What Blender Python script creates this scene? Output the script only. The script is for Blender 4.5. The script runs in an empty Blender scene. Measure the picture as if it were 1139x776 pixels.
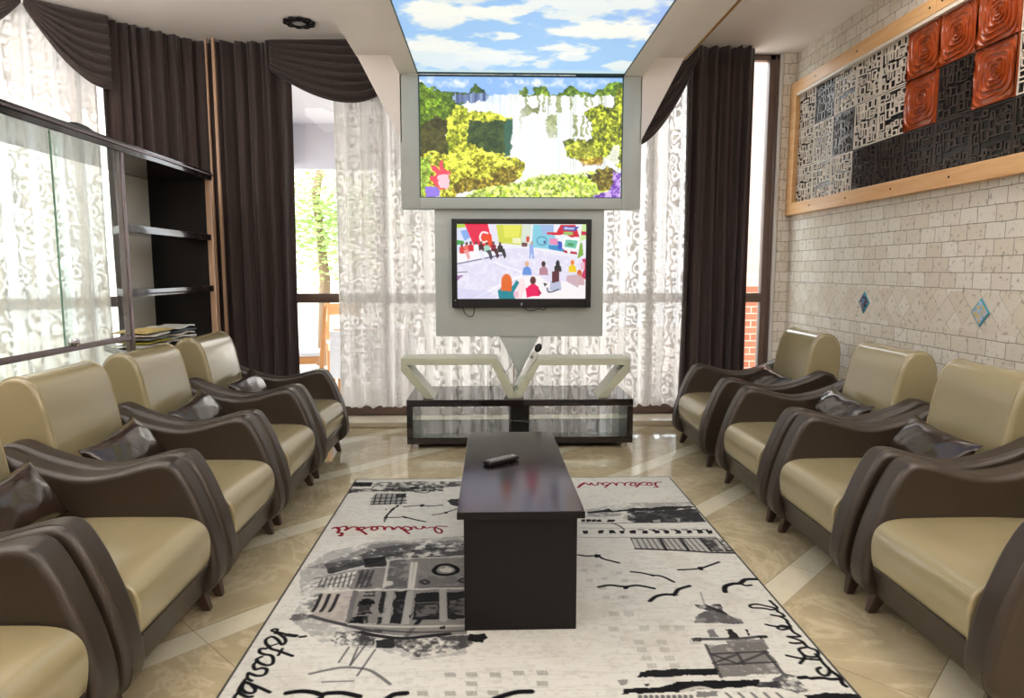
import bpy, bmesh, math, random
import numpy as np
from mathutils import Vector, Matrix

random.seed(7)
SC = bpy.context.scene
COL = SC.collection
PI = math.pi

# ---------------------------------------------------------------- camera, world, lights, exposure
FOCAL_PX = 760.0
EYE = (0.0, 0.0, 1.3)
cam_data = bpy.data.cameras.new('camera')
cam_data.sensor_fit = 'HORIZONTAL'
cam_data.sensor_width = 36.0
cam_data.lens = FOCAL_PX * 36.0 / 1139.0
cam_data.clip_start = 0.05
cam_data.clip_end = 200
cam = bpy.data.objects.new('camera', cam_data)
COL.objects.link(cam)
_d = Vector((545 - 569.5, 388 - 300, -FOCAL_PX)).normalized()      # the room's long axis seen by the lens
_z = Vector((0, -_d.z, _d.y)).normalized()
_x = _d.cross(_z)
cam.matrix_world = Matrix.Translation(EYE) @ Matrix((_x, _d, _z)).to_4x4()
SC.camera = cam

world = bpy.data.worlds.new('overcast_sky')
SC.world = world
world.use_nodes = True
_bg = world.node_tree.nodes['Background']
_bg.inputs[0].default_value = (0.93, 0.97, 1.0, 1)
_bg.inputs[1].default_value = 4.0

def area_light(name, loc, rot, size, size_y, power, color=(1, 1, 1), portal=False):
    l = bpy.data.lights.new(name, 'AREA')
    l.shape = 'RECTANGLE'
    l.size = size; l.size_y = size_y; l.energy = power; l.color = color
    if portal: l.cycles.is_portal = True
    o = bpy.data.objects.new(name, l)
    o.location = loc; o.rotation_euler = rot
    COL.objects.link(o)
    return o

area_light('window_daylight', (0.1, 6.15, 1.6), (-PI / 2, 0, 0), 4.9, 3.1, 0, portal=True)
_sun = bpy.data.lights.new('sun', 'SUN'); _sun.energy = 1.6; _sun.angle = 0.02; _sun.color = (1, .95, .86)
_so = bpy.data.objects.new('sun', _sun); _so.rotation_euler = (math.radians(38), math.radians(-30), 0); COL.objects.link(_so)
for _y, _p in ((3.4, 10), (1.0, 9), (-1.4, 9)):
    for _xx in (-1.75, 2.0):
        area_light('ceiling_fill', (_xx, _y, 3.05), (0, 0, 0), 0.7, 1.3, _p, (1, .98, .95))  # added fill lights under the ceiling, out of view, no fixtures
area_light('upward_fill', (-3.0, 2.0, 2.05), (PI, 0, 0), .5, 2.5, 95, (1, .97, .94))  # unseen upward lights added to lift the ceiling and walls
area_light('upward_fill', (.2, -.8, 2.1), (PI, 0, 0), 3.0, .6, 80, (1, .97, .94))
area_light('upward_fill', (2.35, .6, 2.0), (PI, 0, 0), .3, 2.0, 70, (1, .97, .94))
area_light('back_fill', (-.4, -2.6, 1.7), (math.radians(90), 0, 0), 4.5, 2.2, 10, (.96, .98, 1))  # added fill from behind the camera; the back wall has no window
area_light('ceiling_fill', (0.2, -1.7, 2.9), (math.radians(25), 0, 0), 2.4, 1.0, 12, (1, .98, .95))  # one more added fill, tilted, with no fixture

SC.view_settings.view_transform = 'Standard'
SC.view_settings.look = 'None'
SC.view_settings.exposure = 0.2
SC.view_settings.gamma = 1.0
SC.view_settings.use_curve_mapping = False
SC.cycles.use_denoising = True
SC.cycles.max_bounces = 10
SC.cycles.transparent_max_bounces = 16
SC.cycles.sample_clamp_indirect = 6.0
SC.cycles.caustics_reflective = False
SC.cycles.caustics_refractive = False

# ---------------------------------------------------------------- helpers: objects
def tag(o, label=None, cat=None, group=None, kind=None):
    if label: o['label'] = label
    if cat: o['category'] = cat
    if group: o['group'] = group
    if kind: o['kind'] = kind
    return o

def empty(name, loc=(0, 0, 0), rz=0.0):
    o = bpy.data.objects.new(name, None)
    o.empty_display_size = 0.1
    o.location = loc; o.rotation_euler = (0, 0, rz)
    COL.objects.link(o)
    return o

def kids(o):
    return [c for c in bpy.data.objects if c.parent == o]

def copy_tree(o, parent=None):
    c = o.copy(); COL.objects.link(c)
    if parent: c.parent = parent
    for ch in kids(o): copy_tree(ch, c)
    return c

def mesh_obj(name, me, mat, parent=None, angle=40):
    if mat:
        for m in (mat if isinstance(mat, (list, tuple)) else [mat]): me.materials.append(m)
    n = len(me.polygons)
    if angle is not None and n:
        me.polygons.foreach_set('use_smooth', [True] * n)
        me.set_sharp_from_angle(angle=math.radians(angle))
    o = bpy.data.objects.new(name, me)
    if angle == 50:
        m = o.modifiers.new('weighted', 'WEIGHTED_NORMAL'); m.keep_sharp = True; m.weight = 60
    if parent: o.parent = parent
    COL.objects.link(o)
    return o

class MB:
    def __init__(self):
        self.bm = bmesh.new()
    def add(self, b, mat_index=0, M=None):
        if M is not None: bmesh.ops.transform(b, matrix=M, verts=b.verts)
        if mat_index:
            for f in b.faces: f.material_index = mat_index
        me = bpy.data.meshes.new('tmp'); b.to_mesh(me); b.free()
        self.bm.from_mesh(me); bpy.data.meshes.remove(me)
        return self
    def box(self, x0, x1, y0, y1, z0, z1, bev=0.0, seg=2, mi=0, M=None):
        b = bmesh.new()
        bmesh.ops.create_cube(b, size=1)
        for v in b.verts:
            v.co = ((x0 + x1) / 2 + v.co.x * (x1 - x0), (y0 + y1) / 2 + v.co.y * (y1 - y0), (z0 + z1) / 2 + v.co.z * (z1 - z0))
        if bev: bmesh.ops.bevel(b, geom=b.edges[:], offset=bev, segments=seg, profile=.5, affect='EDGES')
        return self.add(b, mi, M)
    def prism(self, pts, a0, a1, axis='Y', bev=0.0, seg=3, mi=0, M=None):
        # pts: outline in the two other axes (X,Z for Y; Y,Z for X; X,Y for Z)
        b = bmesh.new()
        def P(p, a):
            return {'Y': (p[0], a, p[1]), 'X': (a, p[0], p[1]), 'Z': (p[0], p[1], a)}[axis]
        va = [b.verts.new(P(p, a0)) for p in pts]; vb = [b.verts.new(P(p, a1)) for p in pts]
        n = len(pts)
        fa = b.faces.new(va); fb = b.faces.new(vb[::-1])
        for i in range(n): b.faces.new((va[i], vb[i], vb[(i + 1) % n], va[(i + 1) % n]))
        bmesh.ops.recalc_face_normals(b, faces=b.faces)
        if bev:
            ed = list(set(fa.edges) | set(fb.edges))
            bmesh.ops.bevel(b, geom=ed, offset=bev, segments=seg, profile=.5, affect='EDGES', clamp_overlap=True)
        return self.add(b, mi, M)
    def tube(self, pts, r, n=8, closed=False, mi=0, r1=None):
        b = bmesh.new(); pts = [Vector(p) for p in pts]; rings = []
        up = Vector((0, 0, 1)); N = len(pts)
        for i, p in enumerate(pts):
            t = (pts[(i + 1) % N] - pts[i - 1]) if closed else (pts[min(i + 1, N - 1)] - pts[max(i - 1, 0)])
            t.normalize()
            a = t.cross(up)
            if a.length < 1e-3: a = t.cross(Vector((1, 0, 0)))
            a.normalize(); c = a.cross(t)
            rr = r if r1 is None else r + (r1 - r) * i / max(1, N - 1)
            rings.append([b.verts.new(p + (a * math.cos(2 * PI * k / n) + c * math.sin(2 * PI * k / n)) * rr) for k in range(n)])
        for i in range(N if closed else N - 1):
            A, B = rings[i], rings[(i + 1) % N]
            for k in range(n): b.faces.new((A[k], A[(k + 1) % n], B[(k + 1) % n], B[k]))
        if not closed:
            b.faces.new(rings[0][::-1]); b.faces.new(rings[-1])
        bmesh.ops.recalc_face_normals(b, faces=b.faces)
        return self.add(b, mi)
    def lathe(self, prof, n=24, mi=0, M=None):
        b = bmesh.new(); rings = []
        for r, z in prof:
            rings.append([b.verts.new((r * math.cos(2 * PI * k / n), r * math.sin(2 * PI * k / n), z)) for k in range(n)])
        for A, B in zip(rings, rings[1:]):
            for k in range(n): b.faces.new((A[k], A[(k + 1) % n], B[(k + 1) % n], B[k]))
        b.faces.new(rings[0][::-1]); b.faces.new(rings[-1])
        bmesh.ops.recalc_face_normals(b, faces=b.faces)
        return self.add(b, mi, M)
    def grid(self, fn, nu, nv, closed_u=False, mi=0):
        b = bmesh.new()
        V = [[b.verts.new(fn(u / nu, v / nv)) for u in range(nu + (0 if closed_u else 1))] for v in range(nv + 1)]
        U = len(V[0])
        for v in range(nv):
            for u in range(nu):
                b.faces.new((V[v][u], V[v][(u + 1) % U], V[v + 1][(u + 1) % U], V[v + 1][u]))
        return self.add(b, mi)
    def build(self, name, mat, parent=None, angle=20):
        me = bpy.data.meshes.new(name)
        self.bm.to_mesh(me); self.bm.free()
        return mesh_obj(name, me, mat, parent, angle)

def smooth_curve(pts, per=6, closed=False):
    P = [np.array(p, float) for p in pts]; n = len(P); out = []
    for i in range(n if closed else n - 1):
        if closed: a, b, c, d = P[i - 1], P[i], P[(i + 1) % n], P[(i + 2) % n]
        else: a, b, c, d = P[max(i - 1, 0)], P[i], P[i + 1], P[min(i + 2, n - 1)]
        for k in range(per):
            t = k / per
            out.append(.5 * ((2 * b) + (c - a) * t + (2 * a - 5 * b + 4 * c - d) * t * t + (3 * b - a - 3 * c + d) * t ** 3))
    if not closed: out.append(P[-1])
    return [tuple(p) for p in out]

# ---------------------------------------------------------------- helpers: materials
def srgb(r, g, b):
    f = lambda c: c / 12.92 if c <= .04045 else ((c + .055) / 1.055) ** 2.4
    return (f(r / 255), f(g / 255), f(b / 255), 1)

class NT:
    def __init__(self, name):
        self.m = bpy.data.materials.new(name); self.m.use_nodes = True
        self.t = self.m.node_tree; self.n = self.t.nodes; self.l = self.t.links
        self.out = self.n['Material Output']; self.p = self.n['Principled BSDF']
    def node(self, typ, **kw):
        nd = self.n.new(typ)
        for k, v in kw.items():
            if k == 'ins':
                for i, val in v.items():
                    if hasattr(val, 'is_linked') or isinstance(val, bpy.types.NodeSocket): self.l.new(val, nd.inputs[i])
                    else: nd.inputs[i].default_value = val
            else: setattr(nd, k, v)
        return nd
    def math(self, op, a, b=None, c=None):
        ins = {0: a}
        if b is not None: ins[1] = b
        if c is not None: ins[2] = c
        return self.node('ShaderNodeMath', operation=op, ins=ins).outputs[0]
    def mixc(self, fac, a, b, blend='MIX'):
        nd = self.n.new('ShaderNodeMix'); nd.data_type = 'RGBA'; nd.blend_type = blend
        for i, v in ((0, fac), (6, a), (7, b)):
            if isinstance(v, bpy.types.NodeSocket): self.l.new(v, nd.inputs[i])
            else: nd.inputs[i].default_value = v
        return nd.outputs[2]
    def ramp(self, fac, stops):
        nd = self.n.new('ShaderNodeValToRGB'); self.l.new(fac, nd.inputs[0])
        e = nd.color_ramp.elements
        while len(e) < len(stops): e.new(.5)
        for el, (p, c) in zip(e, stops): el.position = p; el.color = c
        return nd.outputs[0]
    def noise(self, scale, detail=4, rough=.55, vec=None, dist=0.0):
        nd = self.n.new('ShaderNodeTexNoise')
        nd.inputs['Scale'].default_value = scale; nd.inputs['Detail'].default_value = detail
        nd.inputs['Roughness'].default_value = rough; nd.inputs['Distortion'].default_value = dist
        if vec is not None: self.l.new(vec, nd.inputs['Vector'])
        return nd.outputs[0]
    def obj(self):
        return self.n.new('ShaderNodeTexCoord').outputs['Object']
    def geo(self):
        return self.n.new('ShaderNodeNewGeometry').outputs['Position']
    def mapping(self, vec, scale=(1, 1, 1), rot=(0, 0, 0), loc=(0, 0, 0)):
        nd = self.n.new('ShaderNodeMapping'); self.l.new(vec, nd.inputs[0])
        nd.inputs['Scale'].default_value = scale; nd.inputs['Rotation'].default_value = rot; nd.inputs['Location'].default_value = loc
        return nd.outputs[0]
    def bump(self, h, strength=.3, dist=.01):
        nd = self.n.new('ShaderNodeBump'); nd.inputs['Strength'].default_value = strength; nd.inputs['Distance'].default_value = dist
        self.l.new(h, nd.inputs['Height']); self.l.new(nd.outputs[0], self.p.inputs['Normal'])
        return nd.outputs[0]
    def set(self, **kw):
        names = {'color': 'Base Color', 'rough': 'Roughness', 'metal': 'Metallic', 'coat': 'Coat Weight', 'coatr': 'Coat Roughness', 'spec': 'Specular IOR Level', 'sheen': 'Sheen Weight', 'emit': 'Emission Color', 'es': 'Emission Strength'}
        for k, v in kw.items():
            s = self.p.inputs[names[k]]
            if isinstance(v, bpy.types.NodeSocket): self.l.new(v, s)
            else: s.default_value = v
        return self

def simple(name, c, rough=.5, metal=0.0, coat=0.0, spec=.5, var=.06, scale=6, bump=0.0, bscale=60):
    t = NT(name)
    nz = t.noise(scale, 3, .5, t.geo())
    c = tuple(c)
    lo = tuple(v * (1 - var) for v in c[:3]) + (1,); hi = tuple(min(1, v * (1 + var)) for v in c[:3]) + (1,)
    t.set(color=t.mixc(nz, lo, hi), rough=rough, metal=metal, coat=coat, spec=spec)
    if bump: t.bump(t.noise(bscale, 3, .6, t.geo()), bump, .004)
    return t.m

MAT = {}
MAT['white_paint'] = simple('white_paint', srgb(214, 211, 204), .6, var=.02)
MAT['ceiling_paint'] = simple('ceiling_paint', srgb(238, 230, 225), .7, var=.02)
MAT['panel_paint'] = simple('panel_paint', srgb(182, 188, 184), .38, var=.02)
MAT['lacquer'] = simple('lacquer', srgb(188, 190, 168), .3, var=.02)
MAT['espresso'] = simple('espresso', srgb(30, 23, 22), .07, var=.25, scale=3, spec=.5)
MAT['table_top'] = simple('table_top', srgb(30, 23, 22), .13, var=.25, scale=3)
MAT['espresso_matt'] = simple('espresso_matt', srgb(19, 16, 15), .5, spec=.25, var=.2, scale=3)
MAT['dark_frame'] = simple('dark_frame', srgb(104, 84, 74), .35, var=.1)
MAT['chrome'] = simple('chrome', srgb(205, 200, 205), .15, metal=1, var=.03)
MAT['brushed'] = simple('brushed', srgb(120, 108, 112), .25, metal=.8, var=.05)
MAT['black_plastic'] = simple('black_plastic', srgb(22, 21, 24), .3, var=.1)
MAT['grey_plastic'] = simple('grey_plastic', srgb(150, 150, 150), .4, var=.05)
MAT['white_plastic'] = simple('white_plastic', srgb(232, 230, 222), .35, var=.02)
MAT['tan_post'] = simple('tan_post', srgb(196, 160, 132), .4, var=.08)
MAT['gold_trim'] = simple('gold_trim', srgb(176, 132, 62), .35, metal=.3, var=.08)
MAT['leg_wood'] = simple('leg_wood', srgb(60, 42, 34), .35, var=.15, scale=20)
MAT['stone_sill'] = simple('stone_sill', srgb(205, 192, 168), .3, var=.06, scale=8)

def leather(name, c, rough, var=.08, coat=.2, grain=.12, crease=0.0):
    t = NT(name)
    p = t.geo()
    n1 = t.noise(5, 4, .6, p)
    c0 = tuple(v * (1 - var) for v in c[:3]) + (1,); c1 = tuple(v * (1 + var) for v in c[:3]) + (1,)
    t.set(color=t.mixc(n1, c0, c1), spec=.6, coat=coat, coatr=.14)
    t.set(rough=t.math('MULTIPLY_ADD', n1, .12, rough - .06))
    if crease:
        t.bump(t.noise(13, 2, .45, p, 1.6), crease, .02)
    else:
        v = t.n.new('ShaderNodeTexVoronoi'); v.inputs['Scale'].default_value = 260; t.l.new(p, v.inputs['Vector'])
        t.bump(t.math('MULTIPLY_ADD', t.noise(9, 2, .5, p), 1.6, v.outputs['Distance']), grain, .003)
    return t.m
MAT['beige_leather'] = leather('beige_leather', srgb(152, 140, 106), .18, .05, .6)
MAT['brown_leather'] = leather('brown_leather', srgb(51, 41, 32), .36, .1, .0)
MAT['pillow_leather'] = leather('pillow_leather', srgb(48, 36, 29), .22, .12, .25, crease=.08)

def art_material(name, strength, rough=.4, emit=True, coat=0.0):
    t = NT(name)
    a = t.node('ShaderNodeAttribute', attribute_name='art').outputs['Color']
    if emit:
        t.set(color=(0.02, 0.02, 0.02, 1), emit=a, es=strength, rough=rough, coat=coat, coatr=.05)
    else:
        n = t.noise(420, 2, .7, t.geo())
        c = t.mixc(t.math('MULTIPLY', n, .45), a, (.62, .60, .58, 1), 'MULTIPLY')
        t.set(color=c, rough=.95, spec=.1)
        t.bump(t.noise(300, 2, .7, t.geo()), .5, .004)
    return t.m

# travertine wall: small coursed blocks, and a band of diamonds
def stone_finish(t, base_col, line, p):
    pit = t.noise(34, 5, .7, p)
    pits = t.ramp(pit, [(.36, (0, 0, 0, 1)), (.42, (1, 1, 1, 1))])
    stain = t.noise(7, 4, .6, p)
    line = t.math('MULTIPLY', line, t.ramp(t.noise(11, 3, .6, p), [(.35, (.3, .3, .3, 1)), (.6, (1, 1, 1, 1))]))
    c = t.mixc(t.math('MULTIPLY', stain, .25), base_col, (.62, .50, .36, 1))
    c = t.mixc(t.math('MULTIPLY_ADD', pits, -.55, .55), c, (.20, .15, .10, 1))
    c = t.mixc(line, c, (.22, .19, .15, 1))
    t.set(color=c, rough=.6)
    h = t.math('SUBTRACT', t.math('MULTIPLY', pits, .4), line)
    t.bump(t.math('ADD', h, t.math('MULTIPLY', stain, .8)), .55, .006)
def travertine(name, along_x=False):
    t = NT(name)
    p = t.geo()
    sp = t.node('ShaderNodeSeparateXYZ', ins={0: p}).outputs
    v = t.node('ShaderNodeCombineXYZ', ins={0: sp[0] if along_x else sp[1], 1: sp[2], 2: 0.0}).outputs[0]
    wob = t.noise(9, 2, .5, p)
    v2 = t.node('ShaderNodeVectorMath', operation='ADD', ins={0: v, 1: t.node('ShaderNodeCombineXYZ', ins={0: t.math('MULTIPLY', wob, .012), 1: t.math('MULTIPLY', wob, .010), 2: 0.0}).outputs[0]}).outputs[0]
    b = t.n.new('ShaderNodeTexBrick')
    t.l.new(v2, b.inputs['Vector'])
    b.inputs['Scale'].default_value = 1.0; b.inputs['Brick Width'].default_value = .135; b.inputs['Row Height'].default_value = .086
    b.inputs['Mortar Size'].default_value = .0022; b.inputs['Mortar Smooth'].default_value = .3; b.inputs['Bias'].default_value = 0
    b.inputs['Color1'].default_value = srgb(238, 233, 224); b.inputs['Color2'].default_value = srgb(220, 211, 194); b.inputs['Mortar'].default_value = srgb(150, 140, 120)
    b.offset = .5
    stone_finish(t, b.outputs['Color'], t.math('MULTIPLY', b.outputs['Fac'], .85), p)
    return t.m
def diamonds(name):
    t = NT(name)
    p = t.geo()
    sp = t.node('ShaderNodeSeparateXYZ', ins={0: p}).outputs
    wob = t.math('MULTIPLY', t.noise(8, 2, .5, p), .05)
    a = t.math('ADD', t.math('DIVIDE', t.math('SUBTRACT', sp[1], 3.49 + .0675), .135), wob)
    c = t.math('DIVIDE', t.math('SUBTRACT', sp[2], 1.078), .15)
    s = t.math('ADD', a, c); d = t.math('SUBTRACT', a, c)
    fs = t.math('FRACT', s); fd = t.math('FRACT', d)
    es = t.math('ABSOLUTE', t.math('SUBTRACT', fs, .5)); ed = t.math('ABSOLUTE', t.math('SUBTRACT', fd, .5))
    line = t.math('MULTIPLY', t.math('GREATER_THAN', t.math('MAXIMUM', es, ed), .485), .7)
    cell = t.node('ShaderNodeCombineXYZ', ins={0: t.math('FLOOR', s), 1: t.math('FLOOR', d), 2: 0.0}).outputs[0]
    wn = t.node('ShaderNodeTexWhiteNoise', noise_dimensions='2D', ins={0: cell}).outputs['Value']
    stone_finish(t, t.mixc(wn, srgb(236, 231, 220), srgb(222, 212, 194)), line, p)
    return t.m
MAT['travertine'] = travertine('travertine')
MAT['travertine_end'] = travertine('travertine_end', True)
MAT['diamonds'] = diamonds('diamonds')

# polished beige marble floor: diagonal slabs, lighter strips between
def marble_floor():
    t = NT('marble_floor')
    p = t.geo()
    sp = t.node('ShaderNodeSeparateXYZ', ins={0: p}).outputs
    u = t.math('SUBTRACT', sp[1], sp[0]); w = t.math('ADD', sp[1], sp[0])
    fu = t.math('FRACT', t.math('DIVIDE', t.math('ADD', u, 20 * .96 - 1.36), .96))
    strip = t.math('LESS_THAN', fu, .185)
    wa = t.math('FRACT', t.math('DIVIDE', t.math('ADD', w, 20.3), .96))
    e1 = t.math('LESS_THAN', t.math('ABSOLUTE', t.math('SUBTRACT', wa, .5)), .0025)
    e2 = t.math('LESS_THAN', t.math('ABSOLUTE', t.math('SUBTRACT', fu, .185)), .003)
    e3 = t.math('LESS_THAN', fu, .004)
    joint = t.math('MAXIMUM', e1, t.math('MAXIMUM', e2, e3))
    cloud = t.noise(2.2, 5, .6, p, .8)
    vein = t.noise(1.6, 7, .62, p, 2.2)
    vf = t.ramp(t.math('ABSOLUTE', t.math('SUBTRACT', vein, .5)), [(0, (1, 1, 1, 1)), (.035, (0, 0, 0, 1))])
    base = t.ramp(cloud, [(.3, srgb(160, 146, 114)), (.55, srgb(182, 168, 135)), (.75, srgb(198, 186, 154))])
    light = t.ramp(cloud, [(.3, srgb(200, 192, 164)), (.7, srgb(216, 210, 186))])
    c = t.mixc(strip, base, light)
    c = t.mixc(t.math('MULTIPLY', vf, .35), c, srgb(224, 208, 176))
    c = t.mixc(t.math('MULTIPLY', joint, .6), c, srgb(110, 92, 66))
    t.set(color=c, spec=.55)
    t.set(rough=t.math('MULTIPLY_ADD', cloud, .08, .05))
    return t.m
MAT['marble'] = marble_floor()

# fabrics
def drape():
    t = NT('dark_drape')
    p = t.obj()
    streak = t.noise(1, 5, .65, t.mapping(t.geo(), (34, 34, .9)))
    c = t.mixc(streak, srgb(62, 52, 51), srgb(88, 74, 72))
    t.set(color=c, rough=.62, spec=.25, sheen=.25)
    t.bump(t.noise(1, 3, .6, t.mapping(t.geo(), (160, 160, 30))), .25, .003)
    tr = t.node('ShaderNodeBsdfTranslucent', ins={0: srgb(120, 70, 50)}).outputs[0]
    mx = t.node('ShaderNodeMixShader', ins={0: .2, 1: t.p.outputs[0], 2: tr})
    t.l.new(mx.outputs[0], t.out.inputs[0])
    return t.m
MAT['drape'] = drape()
def sheer():
    t = NT('lace_sheer')
    p = t.n.new('ShaderNodeTexCoord').outputs['UV']
    nz = t.noise(9, 2, .5, p, .6)
    v = t.n.new('ShaderNodeTexVoronoi'); v.inputs['Scale'].default_value = 9.0
    t.l.new(p, v.inputs['Vector'])
    ring = t.math('SINE', t.math('MULTIPLY_ADD', v.outputs['Distance'], 17.0, t.math('MULTIPLY', nz, 12.0)))
    ux = t.node('ShaderNodeSeparateXYZ', ins={0: p}).outputs[0]
    band = t.math('GREATER_THAN', t.math('SINE', t.math('MULTIPLY_ADD', ux, 26.0, t.math('MULTIPLY', nz, 1.5))), -.45)
    pat = t.math('MULTIPLY', t.math('GREATER_THAN', ring, .1), band)
    fine = t.noise(160, 1, .5, p)
    thread = t.math('MULTIPLY_ADD', fine, .08, .86)
    dens = t.math('MULTIPLY_ADD', pat, .09, thread)                       # how much of the view the threads close
    dif = t.node('ShaderNodeBsdfDiffuse', ins={0: (.84, .82, .79, 1)}).outputs[0]
    tr = t.node('ShaderNodeBsdfTranslucent', ins={0: (.90, .87, .84, 1)}).outputs[0]
    body = t.node('ShaderNodeMixShader', ins={0: t.math('MULTIPLY_ADD', pat, -.20, .29), 1: dif, 2: tr}).outputs[0]
    tp = t.node('ShaderNodeBsdfTransparent', ins={0: (1, 1, 1, 1)}).outputs[0]
    mx = t.node('ShaderNodeMixShader', ins={0: dens, 1: tp, 2: body})
    t.l.new(mx.outputs[0], t.out.inputs[0])
    return t.m
MAT['sheer'] = sheer()
def pane(name, tint=(1, 1, 1, 1), base=.04):
    t = NT(name)
    fr = t.node('ShaderNodeFresnel', ins={0: 1.45}).outputs[0]
    nz = t.noise(3, 2, .5, t.geo())
    gl = t.node('ShaderNodeBsdfGlossy', ins={0: (1, 1, 1, 1), 1: t.math('MULTIPLY', nz, .02)}).outputs[0]
    tp = t.node('ShaderNodeBsdfTransparent', ins={0: tint}).outputs[0]
    mx = t.node('ShaderNodeMixShader', ins={0: t.math('MULTIPLY', t.math('ADD', t.math('MULTIPLY', fr, .9), base - .04), t.math('SUBTRACT', 1.0, t.n.new('ShaderNodeNewGeometry').outputs['Backfacing'])), 1: tp, 2: gl})
    t.l.new(mx.outputs[0], t.out.inputs[0])
    return t.m
MAT['window_glass'] = pane('window_glass')
MAT['cabinet_glass'] = pane('cabinet_glass', (.93, .97, .95, 1), .06)
def pine():
    t = NT('pine_board')
    g = t.noise(1, 5, .6, t.mapping(t.geo(), (9, 2.2, 26)), .8)
    c = t.ramp(g, [(.3, srgb(214, 160, 104)), (.55, srgb(226, 180, 126)), (.8, srgb(234, 196, 146))])
    t.set(color=c, rough=.35)
    return t.m
MAT['pine'] = pine()
MAT['lattice_white'] = simple('lattice_white', srgb(226, 214, 200), .35, var=.1, scale=12)
MAT['lattice_dark'] = simple('lattice_dark', srgb(64, 54, 50), .22, var=.25, scale=12)
MAT['panel_back'] = simple('panel_back', srgb(20, 15, 14), .25, var=.2)
MAT['rose_ground'] = simple('rose_ground', srgb(46, 22, 14), .25, var=.2)
MAT['copper_glaze'] = simple('copper_glaze', srgb(158, 68, 26), .2, var=.35, scale=14, coat=.5)

# ---------------------------------------------------------------- helpers: pictures (numpy, sRGB 0..1)
def value_noise(h, w, cell, seed):
    r = np.random.RandomState(seed)
    gh, gw = int(h / cell) + 3, int(w / cell) + 3
    g = r.rand(gh, gw)
    y = np.arange(h) / cell; x = np.arange(w) / cell
    yi = y.astype(int); xi = x.astype(int)
    fy = (y - yi)[:, None]; fx = (x - xi)[None, :]
    fy = fy * fy * (3 - 2 * fy); fx = fx * fx * (3 - 2 * fx)
    a = g[yi][:, xi]; b = g[yi][:, xi + 1]; c = g[yi + 1][:, xi]; d = g[yi + 1][:, xi + 1]
    return (a * (1 - fx) + b * fx) * (1 - fy) + (c * (1 - fx) + d * fx) * fy
def fbm(h, w, cell, seed, octs=4):
    s = 0; t = 0; a = 1.0
    for i in range(octs):
        s = s + a * value_noise(h, w, max(1.0, cell / 2 ** i), seed + i); t += a; a *= .6
    return s / t
class Canvas:
    def __init__(self, w, h, col):
        self.w, self.h = w, h
        self.a = np.zeros((h, w, 3)); self.a[:] = col
        self.yy, self.xx = np.mgrid[0:h, 0:w].astype(float)
    def blend(self, mask, col):
        m = np.clip(mask, 0, 1)[..., None]
        self.a = self.a * (1 - m) + np.asarray(col) * m
    def pmask(self, pts):
        P = np.asarray(pts, float); m = np.zeros((self.h, self.w), bool)
        n = len(P)
        for i in range(n):
            x0, y0 = P[i]; x1, y1 = P[(i + 1) % n]
            if y0 == y1: continue
            c = ((self.yy >= min(y0, y1)) & (self.yy < max(y0, y1)) & (self.xx < (x1 - x0) * (self.yy - y0) / (y1 - y0) + x0))
            m ^= c
        return m.astype(float)
    def poly(self, pts, col, a=1.0, noise=None):
        P = np.asarray(pts, float)
        x0 = max(0, int(P[:, 0].min()) - 1); x1 = min(self.w, int(P[:, 0].max()) + 2)
        y0 = max(0, int(P[:, 1].min()) - 1); y1 = min(self.h, int(P[:, 1].max()) + 2)
        if x1 <= x0 or y1 <= y0: return
        sub = Canvas.__new__(Canvas); sub.w, sub.h = x1 - x0, y1 - y0
        sub.yy = self.yy[y0:y1, x0:x1]; sub.xx = self.xx[y0:y1, x0:x1]
        m = sub.pmask(pts) * a
        if noise is not None: m = m * noise[y0:y1, x0:x1]
        m = m[..., None]
        c = np.asarray(col)
        if c.ndim == 3: c = c[y0:y1, x0:x1]
        self.a[y0:y1, x0:x1] = self.a[y0:y1, x0:x1] * (1 - m) + c * m
    def stroke(self, pts, w, col, a=1.0, smooth=True):
        if smooth and len(pts) > 2: pts = smooth_curve(pts, 5)
        P = np.asarray(pts, float); r = w / 2 + 1.5
        x0 = max(0, int(P[:, 0].min() - r)); x1 = min(self.w, int(P[:, 0].max() + r) + 2)
        y0 = max(0, int(P[:, 1].min() - r)); y1 = min(self.h, int(P[:, 1].max() + r) + 2)
        if x1 <= x0 or y1 <= y0: return
        X = self.xx[y0:y1, x0:x1]; Y = self.yy[y0:y1, x0:x1]
        d = np.full(X.shape, 1e9)
        for (ax, ay), (bx, by) in zip(P[:-1], P[1:]):
            vx, vy = bx - ax, by - ay; L = vx * vx + vy * vy + 1e-9
            t = np.clip(((X - ax) * vx + (Y - ay) * vy) / L, 0, 1)
            d = np.minimum(d, np.hypot(X - ax - t * vx, Y - ay - t * vy))
        m = (np.clip(w / 2 - d + .5, 0, 1) * a)[..., None]
        self.a[y0:y1, x0:x1] = self.a[y0:y1, x0:x1] * (1 - m) + np.asarray(col) * m
    def ell(self, cx, cy, rx, ry, col, a=1.0, soft=.25):
        d = np.hypot((self.xx - cx) / rx, (self.yy - cy) / ry)
        self.blend(np.clip((1 - d) / soft, 0, 1) * a, col)

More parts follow.
